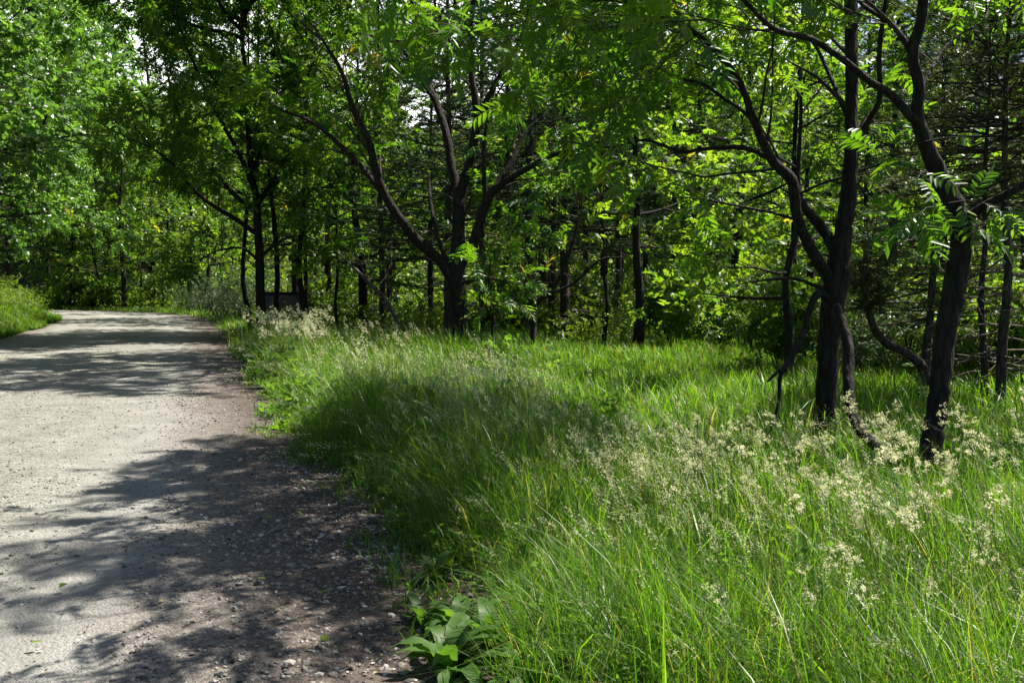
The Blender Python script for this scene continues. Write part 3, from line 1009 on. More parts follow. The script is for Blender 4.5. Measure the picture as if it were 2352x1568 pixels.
# kinds
OAK_A = proto_broad(21, 15, 6.5, 4.4, .30, 11000, T_OAK, "oak_leaf", low_droop=.2, gap=.11, shape=.6, cq=.12)
OAK_B = proto_broad(22, 17, 6.5, 4.4, .32, 11000, T_OAK, "oak_leaf", low_droop=.25, gap=.11, shape=.6, cq=.12)
BRO_A = proto_broad(23, 15, 4.8, 3.0, .22, 4200, T_BROAD, "maple_leaf", low_droop=.15)
BRO_B = proto_broad(24, 17, 5.2, 4.5, .24, 4200, T_BROAD, "maple_leaf", low_droop=.1)
BRO_C = proto_broad(25, 13, 4.6, 2.2, .20, 4200, T_BROAD, "walnut_leaf", low_droop=.2)
BRO_D = proto_broad(26, 16, 4.6, 5.0, .11, 3200, T_PIN_FAR, "walnut_leaf", gap=.15)
MAP_A = proto_broad(27, 7.5, 2.9, 1.5, .10, 2600, T_MAPLE, "maple_leaf", low_droop=.2, gap=.13)
MAP_B = proto_broad(28, 10.5, 3.4, 2.6, .15, 2500, T_MAPLE, "maple_leaf", low_droop=.2, gap=.14)
SAP_A = proto_broad(29, 5.2, 1.9, 1.6, .045, 700, T_MAPLE, "maple_leaf", gap=.14, amp=.10, lean=(.12, 0))
SAP_B = proto_broad(30, 6.5, 1.6, 2.2, .05, 600, T_MAPLE, "maple_leaf", gap=.14, amp=.09)
PINE_A = proto_pine(31, 17, 3.6, 3.3, .17, tufts_per_m=13)
PINE_B = proto_pine(32, 15, 3.0, 3.1, .14, tufts_per_m=14)
PINE_C = proto_pine(33, 19, 4.6, 3.5, .19, tufts_per_m=13)
CEDAR_A = proto_pine(34, 6.5, 1.5, 1.5, .10, 1.0, 16, T_CEDAR, "cedar", .3, 6, .05, bark="pine_bark")
CEDAR_B = proto_pine(35, 8.0, 3.6, 1.7, .075, .7, 14, T_CEDAR, "cedar", .27, 6, .035, bark="pine_bark")

# ---- left bank
stand(OAK_A, "oak_tree", "broad glossy oak leaning over the road from the near grassy bank", -16.2, 20, 1, .4)
stand(OAK_B, "oak_tree", "tall bright oak on the bank behind the near one, boughs low over the road", -19.6, 30, 1.0, 1.9)
stand(OAK_A, "oak_tree", "oak at the inner corner of the bend, above the bushes", -25.5, 42, 1.05, 3.0)
stand(OAK_B, "oak_tree", "high oak filling the top of the gap above the bend", -32, 53, 1.2, 4.1)
stand(PINE_A, "pine_tree", "dark twiggy pine on the bank between the two near oaks", -16.9, 27.2, .7, .7)
stand(OAK_B, "oak_tree", "oak crown high up behind the near bank trees", -27, 30, 1.25, 5.0)
stand(OAK_A, "oak_tree", "dense oak higher up the bank, its crown reaching the top of the picture", -23.5, 24, 1.25, 2.2)
stand(OAK_B, "oak_tree", "oak past the corner bush, crown meeting the dark roadside walnut above the road", -40, 80, 1.6, 2.7)
stand(OAK_A, "oak_tree", "great oak rising behind the lone maple, closing the sky over the bend", -38, 94, 1.9, 1.1)
stand(BRO_C, "broadleaf_tree", "round green tree up the bank behind the pine", -24, 35.5, 1.0, 2.0)

# ---- around the bend
stand(MAP_B, "maple_tree", "young maple with a dark upright trunk standing alone at the outside of the bend", X_at(285, 71.5), 71.5, 1.55, .6)
far_bend = [
    (112, 78, BRO_A, 1.0, "slim dark trunk in the woods past the bend, first beyond the bank"),
    (151, 84, BRO_B, 1.0, "tall tree in the woods past the bend, just inside the first slim trunk"),
    (245, 88, BRO_B, 1.15, "pale tall tree rising behind the lone maple at the bend"),
    (335, 74, MAP_A, 1.1, "low bright maple close beside the lone maple, road side"),
    (236, 73, MAP_A, 1.2, "low bright maple between the lone maple and the bank"),
    (160, 72, MAP_A, 1.15, "low leafy maple across the bend, right above the bank corner"),
    (363, 74, BRO_D, .95, "leaning thin trunk between the lone maple and the grey bushes"),
    (385, 80, BRO_C, 1.15, "low leafy tree behind the grey roadside bushes"),
    (440, 68, MAP_B, 1.35, "bright maple with light green tiers above the grey roadside bushes"),
    (480, 60, MAP_B, 1.2, "bright maple nearer than the lone one, hanging over the road verge"),
    (500, 66, MAP_A, 1.25, "small maple above the silvery bushes, next to the dark clump"),
    (30, 70, BRO_C, 1.2, "leafy tree low behind the bank at the picture's edge"),
    (420, 92, BRO_B, 1.3, "tallest tree over the far side of the bend"),
    (180, 98, BRO_A, 1.4, "far pale crown high over the bend"),
]
for k, (px, Y, pr, s, lab) in enumerate(far_bend):
    stand(pr, {"MAP": "maple_tree"}.get("MAP" if pr in (MAP_A, MAP_B) else "", "broadleaf_tree"), lab, X_at(px, Y), Y, s, k * 1.3 + .2, "trees around the bend")

# ---- dark clump by the road
clump = [
    (582, 34, BRO_D, .95, "thin trunk on the road side of the spreading roadside walnut"),
    (627, 31.5, BRO_D, 1.0, "dark trunk right beside the spreading roadside walnut, in front of the hut's corner"),
    (694, 34, BRO_D, .85, "thin trunk before the right end of the dark hut"),
    (715, 31, BRO_D, 1.02, "thicker trunk with a low side branch just right of the dark hut"),
    (780, 30, SAP_B, 1.25, "slim sapling trunk between the hut and the leaning dead trunk"),
]
for k, (px, Y, pr, s, lab) in enumerate(clump):
    stand(pr, "walnut_tree" if pr is BRO_D else "sapling", lab, X_at(px, Y), Y, s, k * 2.1 + .5, "slender trees by the hut")

# ---- middle wood
mid = [
    (836, 32, BRO_C, .9, "leafy tree right behind the leaning dead trunk", "broadleaf_tree"),
    (878, 29.5, PINE_B, .85, "short pine trunk behind the foot of the leaning dead trunk", "pine_tree"),
    (991, 33, PINE_B, .9, "thin pine trunk seen left of the big walnut's trunk", "pine_tree"),
    (1029, 26, PINE_B, .95, "dark pine trunk hidden half behind the big walnut's trunk", "pine_tree"),
    (1220, 25.5, PINE_A, 1.0, "stout pine trunk behind the forked sapling in the meadow", "pine_tree"),
    (1268, 29.5, PINE_B, 1.0, "grey lichened pine trunk, first of the pair right of the forked sapling", "pine_tree"),
    (1298, 28.5, PINE_C, .85, "grey lichened pine trunk, second of the pair right of the forked sapling", "pine_tree"),
    (1385, 27, SAP_B, 1.4, "crooked trunk between the pine pair and the thick maple trunk", "sapling"),
    (1465, 25.5, MAP_B, 1.05, "thick maple trunk at the back edge of the sunny grass", "maple_tree"),
    (1110, 37, PINE_A, 1.05, "pine far back behind the thin wavy stems", "pine_tree"),
    (1420, 44, PINE_A, 1.1, "pine deep in the wood behind the thick maple trunk", "pine_tree"),
    (1545, 43, PINE_B, 1.2, "pine with grey-green boughs right of the thick maple trunk", "pine_tree"),
    (1345, 33, PINE_B, 1.05, "shaded pine a little behind the grey lichened pair", "pine_tree"),
    (1165, 32, PINE_C, .8, "drooping dark pine behind the crooked bare stem", "pine_tree"),
    (1420, 36, PINE_B, 1.1, "dark pine filling the gap left of the thick maple trunk", "pine_tree"),
    (1600, 44, PINE_C, 1.05, "tall back pine between the maple trunk and the bright young maple", "pine_tree"),
    (1815, 16.8, MAP_A, 1.0, "bright yellow-green young maple glowing behind the straight walnut", "maple_tree"),
    (1804, 37, BRO_D, 1.3, "straight dark trunk high behind the walnut's left boughs", "broadleaf_tree"),
    (2048, 33, PINE_C, .9, "pale pine trunk in the gap between the two near walnuts", "pine_tree"),
    (1985, 36, PINE_B, 1.0, "dark pine trunk next to the pale one, between the near walnuts", "pine_tree"),
    (2233, 24, PINE_B, 1.0, "shaded pine trunk right behind the leaning walnut", "pine_tree"),
    (2345, 20, PINE_A, .85, "dark pine trunk at the meadow's shaded right end", "pine_tree"),
    (2420, 22, PINE_C, .9, "tall pine at the far right behind the twin-stemmed cedar", "pine_tree"),
    (2150, 34, BRO_B, 1.0, "tall broadleaf behind the leaning walnut", "broadleaf_tree"),
    (2290, 30, PINE_A, 1.0, "back pine behind the twin-stemmed cedar", "pine_tree"),
    (760, 44, BRO_B, .82, "tall broadleaf over the dark hut's roof", "broadleaf_tree"),
    (680, 50, BRO_A, 1.15, "round crown showing behind the dark roadside clump", "broadleaf_tree"),
    (900, 52, BRO_A, 1.1, "light crown high between the roadside clump and the big walnut", "broadleaf_tree"),
    (1250, 48, BRO_B, 1.12, "tall sunlit crown right of the big walnut's top", "broadleaf_tree"),
    (1480, 52, BRO_A, 1.2, "sunlit crown over the pines behind the sunny grass", "broadleaf_tree"),
    (1380, 47, BRO_B, 1.0, "tall broadleaf whose crown glows above the big walnut's right bough", "broadleaf_tree"),
    (1690, 46, BRO_A, 1.2, "round sunlit crown behind the young maple, filling the sky above it", "broadleaf_tree"),
    (1580, 60, BRO_B, 1.2, "far crown near the sky gap between the walnuts' boughs", "broadleaf_tree"),
    (1860, 55, BRO_A, 1.25, "pale far crown behind the straight walnut's upper trunk", "broadleaf_tree"),
    (2050, 50, BRO_C, 1.35, "far crown between the two near walnuts, high up", "broadleaf_tree"),
]
for k, (px, Y, pr, s, lab, nm) in enumerate(mid):
    stand(pr, nm, lab, X_at(px, Y), Y, s, k * 1.7 + .3, "trees of the wood behind the meadow")

# cedars at the right
stand(CEDAR_A, "cedar_tree", "short bushy cedar in the shade behind the leaning walnut", X_at(2138, 13.6), 13.6, .8, 0.5)
stand(CEDAR_B, "cedar_tree", "thin upright cedar with bare lower twigs, taller of the two at the right", X_at(2303, 12.2), 12.2, .95, 1.5)
stand(CEDAR_B, "cedar_tree", "thin cedar stem close beside the taller bare-twigged one", X_at(2268, 12.8), 12.8, .78, 3.5)

# bent stem of the cedar clump
b = P(2132, 850, 13.2)
b[2] = H(b[0], b[1]) - .05
T = Hero(6, "cedar_tree", "cedar whose bare stem bows low to the left, tufted at its end", "tree", b)
T.limb([(2128, 880, 13.2, 26), (2115, 838, 13.1, 24), (2081, 810, 13, 21), (2035, 787, 12.9, 19), (2008, 753, 12.8, 17), (1992, 700, 12.7, 14), (1980, 650, 12.6, 10), (1990, 610, 12.5, 6)], "trunk", False, mat=M["pine_bark"])
for px, py in ((1992, 700), (1985, 670), (1980, 640), (1988, 610), (2000, 600), (2010, 690)):
    for _ in range(14):
        q = P(px, py, 12.65)
        d = unit(T.rng.normal(0, 1, 3) * (1, 1, .45))
        L = T.rng.uniform(.2, .55)
        tube(T.crown, np.array([q, q + d * L * .5, q + d * L]), [.006, .005, .003], 3, 0, cap=False)
        for j in range(6):
            T.A.add(q + d * L * (j + 1) / 6, unit(d + T.rng.normal(0, .4, 3)))
T.finish(T_CEDAR, M["cedar"])

# forked sapling in the meadow and two thin wavy stems
b = P(1220, 820, 20.5)
b[2] = H(b[0], b[1]) - .05
T = Hero(7, "sapling", "dark forked sapling leaning right in the meadow, right of the big walnut", "tree", b)
T.limb([(1219, 832, 20.5, 13), (1221, 800, 20.5, 12), (1228, 730, 20.5, 12), (1238, 690, 20.5, 11), (1262, 672, 20.4, 10), (1294, 620, 20.3, 8), (1317, 551, 20.2, 6), (1330, 500, 20.1, 4)], "trunk", True, .6, dens=.8)
T.limb([(1255, 678, 20.4, 8), (1317, 650, 20.2, 6), (1376, 598, 20, 5), (1430, 590, 19.9, 3)], "bough", True, .3, dens=.9)
T.limb([(1232, 700, 20.5, 6), (1226, 660, 20.7, 5), (1218, 640, 20.8, 3)], "bough", True, .3, dens=.7)
T.finish(T_PIN_FAR, M["walnut_leaf"], 420, scale=(.6, .9))
for k, (spec, lab) in enumerate((([(1150, 826, 21.5, 5), (1147, 800, 21.5, 6), (1134, 785, 21.5, 6), (1131, 750, 21.5, 6), (1134, 735, 21.5, 7), (1127, 705, 21.5, 5), (1122, 660, 21.5, 4), (1126, 600, 21.5, 3)], "crooked thin bare stem nearest the big walnut's right side, bent at its foot"),
                              ([(1114, 800, 24, 7), (1112, 770, 24, 7), (1108, 720, 24, 6), (1109, 670, 24, 6), (1104, 600, 24, 4)], "straight thin stem between the big walnut and the crooked bare stem"))):
    b = P(spec[0][0], spec[0][1], spec[0][2])
    b[2] = H(b[0], b[1]) - .03
    T = Hero(40 + k, "sapling", lab, "tree", b)
    T.limb(spec, "trunk", True, .55, dens=.7, sides=6)
    T.finish(T_PIN_FAR, M["walnut_leaf"], 120, scale=(.5, .8))

# leaning dead trunk left of the big walnut
b = P(922, 752, 27)
b[2] = H(b[0], b[1])
T = Hero(8, "dead_tree", "leaning dead trunk with bare pale twigs between the hut and the big walnut", "dead tree", b)
T.limb([(930, 770, 27, 13), (917, 744, 27, 12), (898, 709, 27, 11), (875, 678, 27, 10), (848, 649, 27, 9), (811, 613, 27, 6), (770, 575, 27, 3)], "trunk", False, mat=M["dead"])
for _ in range(16):
    t = T.rng.uniform(0, 1)
    q = P(917 - 106 * t, 744 - 131 * t, 27)
    d = unit(T.rng.normal(0, 1, 3) + (.6, 0, .3))
    pts = [q]
    for s in range(6):
        d = unit(d + T.rng.normal(0, .25, 3))
        pts.append(pts[-1] + d * .22)
    tube(T.crown, np.array(pts), np.linspace(.014, .004, 7), 4, 1, cap=False)
for k in range(len(T.crown.v)):
    T.crown.v[k] = T.crown.v[k] - T.base.astype(np.float32)
T.crown.build("twigs", [M["twig"], M["dead"]], T.root)

# ------------------------------------------------------------------ shrubs
def proto_shrub(seed, h, w, nst, temps, lmat, n=900, gap=.09):
    rng = np.random.default_rng(seed)
    st_, cw, A = Geo(), Geo(), Anch()
    cfg = dict(seg=[.3, .2, .15, .1], wig=[.15, .2, .2, .2], up=[.02, .0, 0, 0], sides=[5, 3, 3, 3], dens=[3.2, 4, 3], len=[.75 * w / 1.5, .38, .3], last=2, leaf_gap=gap, flat=.7)
    for k in range(nst):
        a = k * 2.4 + rng.normal(0, .3)
        d = unit(np.array([math.cos(a) * rng.uniform(.2, .9) * w / h, math.sin(a) * rng.uniform(.2, .9) * w / h, 1]))
        pts = [np.array([.12 * math.cos(a), .12 * math.sin(a), -.05])]
        L = h * rng.uniform(.75, 1.15)
        for s in range(6):
            d = unit(d + rng.normal(0, .12, 3))
            pts.append(pts[-1] + d * L / 6)
        pts = np.array(pts)
        tube(st_, pts, np.linspace(.02, .006, 7), 5, 0, cap=False)
        children(rng, cw, A, pts, unit(np.gradient(pts, axis=0)), L, .014, 0, cfg, 0, .12)
    leaves(cw, rng, A, temps, 1, (.8, 1.2), n, .7)
    p = Proto()
    p.parts = [("stem", st_, [M["twig"]]), ("foliage", cw, [M["twig"], M[lmat]])]
    return p


SHR_A = proto_shrub(51, 2.2, 1.5, 9, T_SMALL, "olive_leaf", 2300)
SHR_B = proto_shrub(52, 1.5, 1.3, 9, T_SMALL, "shrub_leaf", 1500)
SHR_C = proto_shrub(53, 2.6, 1.6, 9, T_MAPLE, "shrub_leaf", 1300)
SHR_D = proto_shrub(54, 1.7, 1.6, 9, T_BROAD, "maple_leaf", 900)
shr = [
    (545, 40, SHR_A, 1.0, "grey-green bush by the road verge, nearest the dark clump"),
    (505, 46, SHR_A, 1.05, "grey-green bush second along the verge from the dark clump"),
    (470, 53, SHR_A, 1.1, "grey-green bush third along the verge, under the bright maple"),
    (430, 60, SHR_A, 1.15, "grey-green bush last along the verge before the bend"),
    (560, 52, SHR_A, 1.5, "tall silvery bush behind the nearest verge bush"),
    (375, 76, SHR_C, 1.2, "green bush at the outside of the bend beside the lone maple"),
    (340, 82, SHR_A, 1.6, "silvery bush behind the lone maple at the bend"),
    (250, 73.5, SHR_D, 1.5, "leafy green bush left of the lone maple's foot"),
    (205, 73, SHR_D, 1.7, "leafy green bush midway between bank and lone maple"),
    (165, 74, SHR_C, .9, "green bush just past the bank corner, across the bend"),
    (748, 36, SHR_D, 1.1, "sunlit yellow-green bush right of the dark hut"),
    (800, 33, SHR_B, 1.2, "bush between the hut and the leaning dead trunk"),
    (1175, 29, SHR_C, .8, "bright bush behind the thin wavy stems"),
    (1340, 31, SHR_C, .85, "bush behind the pine pair in the middle wood"),
    (1420, 32, SHR_A, 1.1, "silvery bush left of the thick maple trunk"),
    (1545, 27, SHR_C, .8, "leafy bush right of the thick maple trunk"),
    (1640, 25, SHR_D, 1.25, "pale yellow-green bush at the back of the sunny grass"),
    (1720, 23, SHR_B, 1.1, "low bright bush before the dark pine, back of the sunny grass"),
    (1800, 18.5, SHR_C, .75, "dark leafy bush under the bright young maple"),
    (1985, 17, SHR_A, .85, "silvery bush behind the straight walnut's foot"),
    (2070, 18.5, SHR_B, 1.3, "bush in the gap between the near walnuts"),
    (2230, 16.5, SHR_C, .8, "bush in the shade behind the leaning walnut"),
    (2335, 15, SHR_C, .75, "green bush beside the twin cedars at the right edge"),
]
for k, (px, Y, pr, s, lab) in enumerate(shr):
    stand(pr, "shrub", lab, X_at(px, Y), Y, s, k * 1.1, "bushes around the road and meadow", "shrub")

# ------------------------------------------------------------------ hut behind the clump
def box(G, x0, x1, y0, y1, z0, z1, mat=0):
    v = [(x, y, z) for z in (z0, z1) for y in (y0, y1) for x in (x0, x1)]
    q = [(0, 2, 3, 1), (4, 5, 7, 6), (0, 1, 5, 4), (2, 6, 7, 3), (0, 4, 6, 2), (1, 3, 7, 5)]
    t = []
    for a, b_, c, d in q:
        t += [(a, b_, c), (a, c, d)]
    G.add(v, t, mat)


M["board"] = plain_mat("weathered dark boards", [(0.3, (0.10, 0.107, 0.12)), (0.7, (0.2, 0.21, 0.225))], .85, .2, 6, bump=.3)
M["tar"] = plain_mat("tar paper roof", [(0.3, (0.02, 0.02, 0.02)), (0.7, (0.05, 0.048, 0.045))], .8, .3, 8, bump=.2)
hx, hy = X_at(669, 35), 35.0
hz = H(hx, hy)
hut = thing("hut", "small dark wooden hut with an open doorway among the roadside trees", "hut", (hx, hy, hz), None, .12)
def boards(G, x0, x1, y, z0, z1, th=.03, along="x"):
    n = max(1, round((x1 - x0) / .16))
    for k in range(n):
        a, b_ = x0 + (x1 - x0) * k / n, x0 + (x1 - x0) * (k + 1) / n
        o = .004 * (k % 2)
        if along == "x":
            box(G, a + .004, b_ - .004, y - th + o, y + o, z0, z1)
        else:
            box(G, y - th + o, y + o, a + .004, b_ - .004, z0, z1)
g = Geo(); boards(g, -1.05, -.4, 0, 0, 1.62); boards(g, .17, 1.05, 0, 0, 1.62); boards(g, -.4, .17, 0, 1.1, 1.62); g.build("front_wall", [M["board"]], hut, False)
g = Geo(); boards(g, -1.05, 1.05, 1.8, 0, 1.5); g.build("back_wall", [M["board"]], hut, False)
g = Geo(); boards(g, .01, 1.76, -1.06, 0, 1.55, along="y"); g.build("side_wall", [M["board"]], hut, False)
g = Geo(); boards(g, .01, 1.76, 1.09, 0, 1.55, along="y"); g.build("side_wall", [M["board"]], hut, False)
g = Geo(); box(g, -.45, -.4, -.05, -.032, 0, 1.14); box(g, .17, .22, -.05, -.032, 0, 1.14); box(g, -.398, .168, -.05, -.032, 1.09, 1.14); g.build("door_frame", [M["board"]], hut, False)
g = Geo(); g.add([(-1.25, -.25, 1.66), (1.25, -.25, 1.66), (1.25, 2.0, 1.56), (-1.25, 2.0, 1.56), (-1.25, -.25, 1.73), (1.25, -.25, 1.73), (1.25, 2.0, 1.63), (-1.25, 2.0, 1.63)], [(0, 2, 1), (0, 3, 2), (4, 5, 6), (4, 6, 7), (0, 1, 5), (0, 5, 4), (2, 3, 7), (2, 7, 6), (1, 2, 6), (1, 6, 5), (3, 0, 4), (3, 4, 7)]); g.build("roof", [M["tar"]], hut, False)

# ------------------------------------------------------------------ undergrowth and the far wood (masses nobody could count)
def merged_proto(seed, h, cr, nspr):
    rng = np.random.default_rng(seed)
    tr, A = Geo(), Anch()
    tube(tr, np.array([(0, 0, -.3), (0, 0, h * .5), (0.2, 0, h * .92)]), [.22, .15, .04], 5, 0)
    pos, ax = [], []
    ncl = 34
    cs = []
    for k in range(ncl):
        u = rng.uniform(.18, 1)
        rr = cr * math.sin(math.pi * min(1, .25 + .75 * u)) ** .7 * rng.uniform(.3, 1)
        a = rng.uniform(0, 6.283)
        cs.append((rr * math.cos(a), rr * math.sin(a), h * u))
    cs = np.array(cs)
    p = cs[rng.integers(0, ncl, nspr)] + rng.normal(0, 1, (nspr, 3)) * (.95, .95, .5)
    d = unit(p * (1, 1, 0) + rng.normal(0, 1.2, (nspr, 3)))
    return tr, p, d


rng = np.random.default_rng(77)
far = Geo()
protos_far = [merged_proto(80 + k, 15 + k, 4.6, 850) for k in range(3)]
spots = []
for Y in np.arange(66, 190, 7.5):
    half = Y * .74 + 8
    xx = np.arange(-half, half, 6.5) + rng.uniform(-2.4, 2.4)
    for x in xx:
        y = Y + rng.uniform(-3, 3)
        spots.append((x + rng.uniform(-2, 2), y))
spots = np.array(spots)
rd = road_dist(spots[:, 0], spots[:, 1])
ok = (np.abs(rd) > 9)
# keep one airy notch in the tree tops where the sky is seen
for (x, y), o_ in zip(spots, ok):
    if not o_:
        continue
    px = FW / 2 + FPX * x / y
    if 60 < y < 102 and px < 780:
        continue
    notch = math.exp(-((px - 930) / 260) ** 2)
    if y > 84 and rng.uniform() < .75 * notch:
        continue
    s = rng.uniform(.75, 1.2) * (1 - .25 * notch)
    tr, p, d = protos_far[rng.integers(0, 3)]
    z = H(x, y)
    a = rng.uniform(0, 6.283)
    Rm = np.array([[math.cos(a), -math.sin(a), 0], [math.sin(a), math.cos(a), 0], [0, 0, 1]])
    v, t, m, r = tr.arrays()
    far.add(v @ Rm.T * s + (x, y, z), t, 0)
    q = p @ Rm.T * s + (x, y, z)
    n_ = len(q)
    tint = rng.uniform(-.2, .3)
    keepn = rng.permutation(n_)[: int(n_ * (1 if y < 120 else .7))]
    tv, tt = T_FAR[rng.integers(0, 4)]
    place(far, tv, tt, q[keepn], (d @ Rm.T)[keepn], rng.normal(0, .5, (len(keepn), 3)) + (0, 0, 1), rng.uniform(.8, 1.2, len(keepn)) * s, 1, np.clip(rng.normal(.45 + tint, .2, len(keepn)), 0, 1))
far.build("far_woodland", [M["pine_bark"], M["maple_leaf"]])
tag(bpy.data.objects["far_woodland"], "wooded hillside of massed green crowns far behind the meadow", "woodland", kind="stuff")

rng = np.random.default_rng(78)
ug = Geo()
def clumps(n, fx, fy, hh, ww, per, temps, mat):
    for _ in range(n):
        x, y = fx(), fy()
        if abs(road_dist([x], [y])[0]) < 4.5:
            continue
        z = H(x, y)
        h = hh * rng.uniform(.5, 1.3)
        p = np.column_stack([rng.normal(x, ww * .5, per), rng.normal(y, ww * .5, per), z + h * rng.beta(1.6, 1.5, per)])
        d = unit(rng.normal(0, 1, (per, 3)) + (0, 0, .5))
        k = rng.integers(0, len(temps))
        place(ug, *temps[k], p, d, rng.normal(0, .5, (per, 3)) + (0, 0, 1), rng.uniform(.8, 1.2, per), mat, np.clip(rng.normal(.55, .22, per), 0, 1))
def band(a, b):
    st8 = {}
    def fy():
        st8["y"] = rng.uniform(a, b)
        return st8["y"]
    return fy
for _ in range(420):
    Y = rng.uniform(27, 62)
    px = rng.uniform(640, 2500)
    clumps(1, lambda: X_at(px, Y), lambda: Y, 1.1, 1.1, 55, T_SMALL if rng.uniform() < .5 else T_MAPLE, 0)
for _ in range(110):
    Y = rng.uniform(17, 27)
    px = rng.uniform(1950, 2600)
    clumps(1, lambda: X_at(px, Y), lambda: Y, .8, .8, 50, T_SMALL, 0)
for _ in range(120):
    Y = rng.uniform(72, 90)
    px = rng.uniform(-150, 560)
    clumps(1, lambda: X_at(px, Y), lambda: Y, 1.6, 1.6, 60, T_BROAD, 0)
for _ in range(260):
    Y = rng.uniform(16, 66)
    d_ = rng.uniform(8, 14)
    k = np.abs(CEN[:, 1] - Y).argmin()
    q = CEN[k, :2] + _nl[k, :2] * d_
    clumps(1, lambda: q[0], lambda: q[1], 1.1, 1.2, 55, T_SMALL if rng.uniform() < .6 else T_MAPLE, 0)
for _ in range(150):
    Y = rng.uniform(24, 52)
    k = np.abs(CEN[:, 1] - Y).argmin()
    q = CEN[k, :2] + _nl[k, :2] * (5.0 + 5 * rng.uniform() ** 1.5)
    clumps(1, lambda: q[0], lambda: q[1], .55 if Y < 37 else 1.0, .7, 40, T_SMALL, 0)
for _ in range(200):
    Y = rng.uniform(66, 112)
    px = rng.uniform(380, 1500)
    clumps(1, lambda: X_at(px, Y), lambda: Y, 3.0, 2.6, 60, T_BROAD, 0)
tag(ug.build("undergrowth", [M["shrub_leaf"]]), "bright tangled undergrowth below the trees and on the road bank", "undergrowth", kind="stuff")

# ------------------------------------------------------------------ meadow grass
def ground_z(x, y, d=None):
    return height(np.asarray(x, float), np.asarray(y, float), d)


def blades(G, x, y, z, h, w, az, bend, mat, rnd, nseg=3, twist=None):
    n = len(x)
    if n == 0:
        return
    t = np.linspace(0, 1, nseg + 1)
    lx, ly = np.cos(az), np.sin(az)
    hor = h[:, None] * bend[:, None] * t ** 2
    ver = h[:, None] * (t - .42 * bend[:, None] ** 1.5 * t ** 2.6)
    cx = x[:, None] + lx[:, None] * hor
    cy = y[:, None] + ly[:, None] * hor
    cz = z[:, None] + ver
    ta = az + math.pi / 2 + (twist if twist is not None else 0)
    wx, wy = np.cos(ta), np.sin(ta)
    prof = np.array([.7, 1.0, .75, .45, .2][:nseg]) if nseg > 2 else np.array([.9, .8])[:nseg]
    v = np.empty((n, 2 * nseg + 1, 3), np.float32)
    for k in range(nseg):
        ww = w * prof[k] / 2
        for s, sg in ((0, -1), (1, 1)):
            v[:, 2 * k + s, 0] = cx[:, k] + sg * wx * ww
            v[:, 2 * k + s, 1] = cy[:, k] + sg * wy * ww
            v[:, 2 * k + s, 2] = cz[:, k]
    v[:, -1] = np.stack([cx[:, -1], cy[:, -1], cz[:, -1]], 1)
    t_ = []
    for k in range(nseg - 1):
        a = 2 * k
        t_ += [(a, a + 1, a + 3), (a, a + 3, a + 2)]
    a = 2 * (nseg - 1)
    t_ += [(a, a + 1, a + 2)]
    t_ = np.array(t_, np.int32)
    V = v.shape[1]
    tt = t_[None] + (np.arange(n, dtype=np.int32) * V)[:, None, None]
    G.add(v.reshape(-1, 3), tt.reshape(-1, 3), mat, np.repeat(rnd.astype(np.float32), V))


def scatter(rng, y0, y1, dens, left=-999, right_margin=3.0, edge=0.0, jitter=.25):
    """points on the meadow side between two distances, kept off the road"""
    ym = max(y1, 1)
    x0, x1 = -ym * .62 - 2, ym * .60 + right_margin
    n = int((x1 - x0) * (y1 - y0) * dens)
    x, y = rng.uniform(x0, x1, n), rng.uniform(y0, y1, n)
    k = (x < y * .60 + right_margin) & (x > -y * .62 - 2)
    x, y = x[k], y[k]
    d = road_dist(x, y)
    e = -d - HALF - edge - .5 * smooth((8.5 - y) / 4) + jitter * vnoise(x * 1.3, y * 1.3, 31) + .12 * vnoise(x * 5, y * 5, 32)     # metres in from the road's edge
    k = e > 0
    return x[k], y[k], d[k], e[k]


rng = np.random.default_rng(91)
gr = Geo()
bands = [(1.2, 4.2, 2100, .0052, 4), (4.2, 7, 1800, .0056, 4), (7, 11, 950, .007, 3), (11, 16, 430, .0095, 3), (16, 24, 230, .012, 3), (24, 38, 90, .018, 2), (38, 62, 22, .03, 2)]
for y0, y1, dens, w, ns in bands:
    x, y, d, e = scatter(rng, y0, y1, dens)
    n = len(x)
    tallness = .30 + .42 * smooth(e / .8)
    clear = smooth((x - (-.2)) / 2.5) * smooth((y - 5.4) / 2.2)          # the grazed-looking clearing under the trees
    tallness *= 1 - .52 * clear
    tallness *= 1 - .4 * np.exp(-((x - 3.0) / .9) ** 2 - ((y - 7.4) / 1.0) ** 2)
    tallness *= 1 - .35 * smooth((y - 24) / 10)
    h = tallness * rng.uniform(.4, 1.18, n) * (1 + .42 * vnoise(x * 1.1, y * 1.1, 33) + .15 * vnoise(x * 3, y * 3, 36))
    h *= 1 + .15 * np.exp(-((e - 1.1) / .9) ** 2) * smooth((y - 4) / 2)
    az = rng.uniform(0, 2 * math.pi, n)
    az = np.where(rng.uniform(0, 1, n) < .35, math.pi + rng.normal(0, .7, n), az)
    bend = np.clip(rng.gamma(2.2, .26, n) * (1 + .8 * np.maximum(0, vnoise(x * 1.4, y * 1.4, 37) - .2)), .05, 1.5)
    tone = np.clip(rng.normal(.45, .33, n) + .25 * vnoise(x * .5, y * .5, 34) + .2 * clear, 0, .94)
    tone = np.where(rng.uniform(0, 1, n) < .085, 1.0, tone)
    blades(gr, x, y, ground_z(x, y, d), h, w * rng.uniform(.6, 1.35, n), az, bend, 0, tone, ns, rng.normal(0, .7, n))
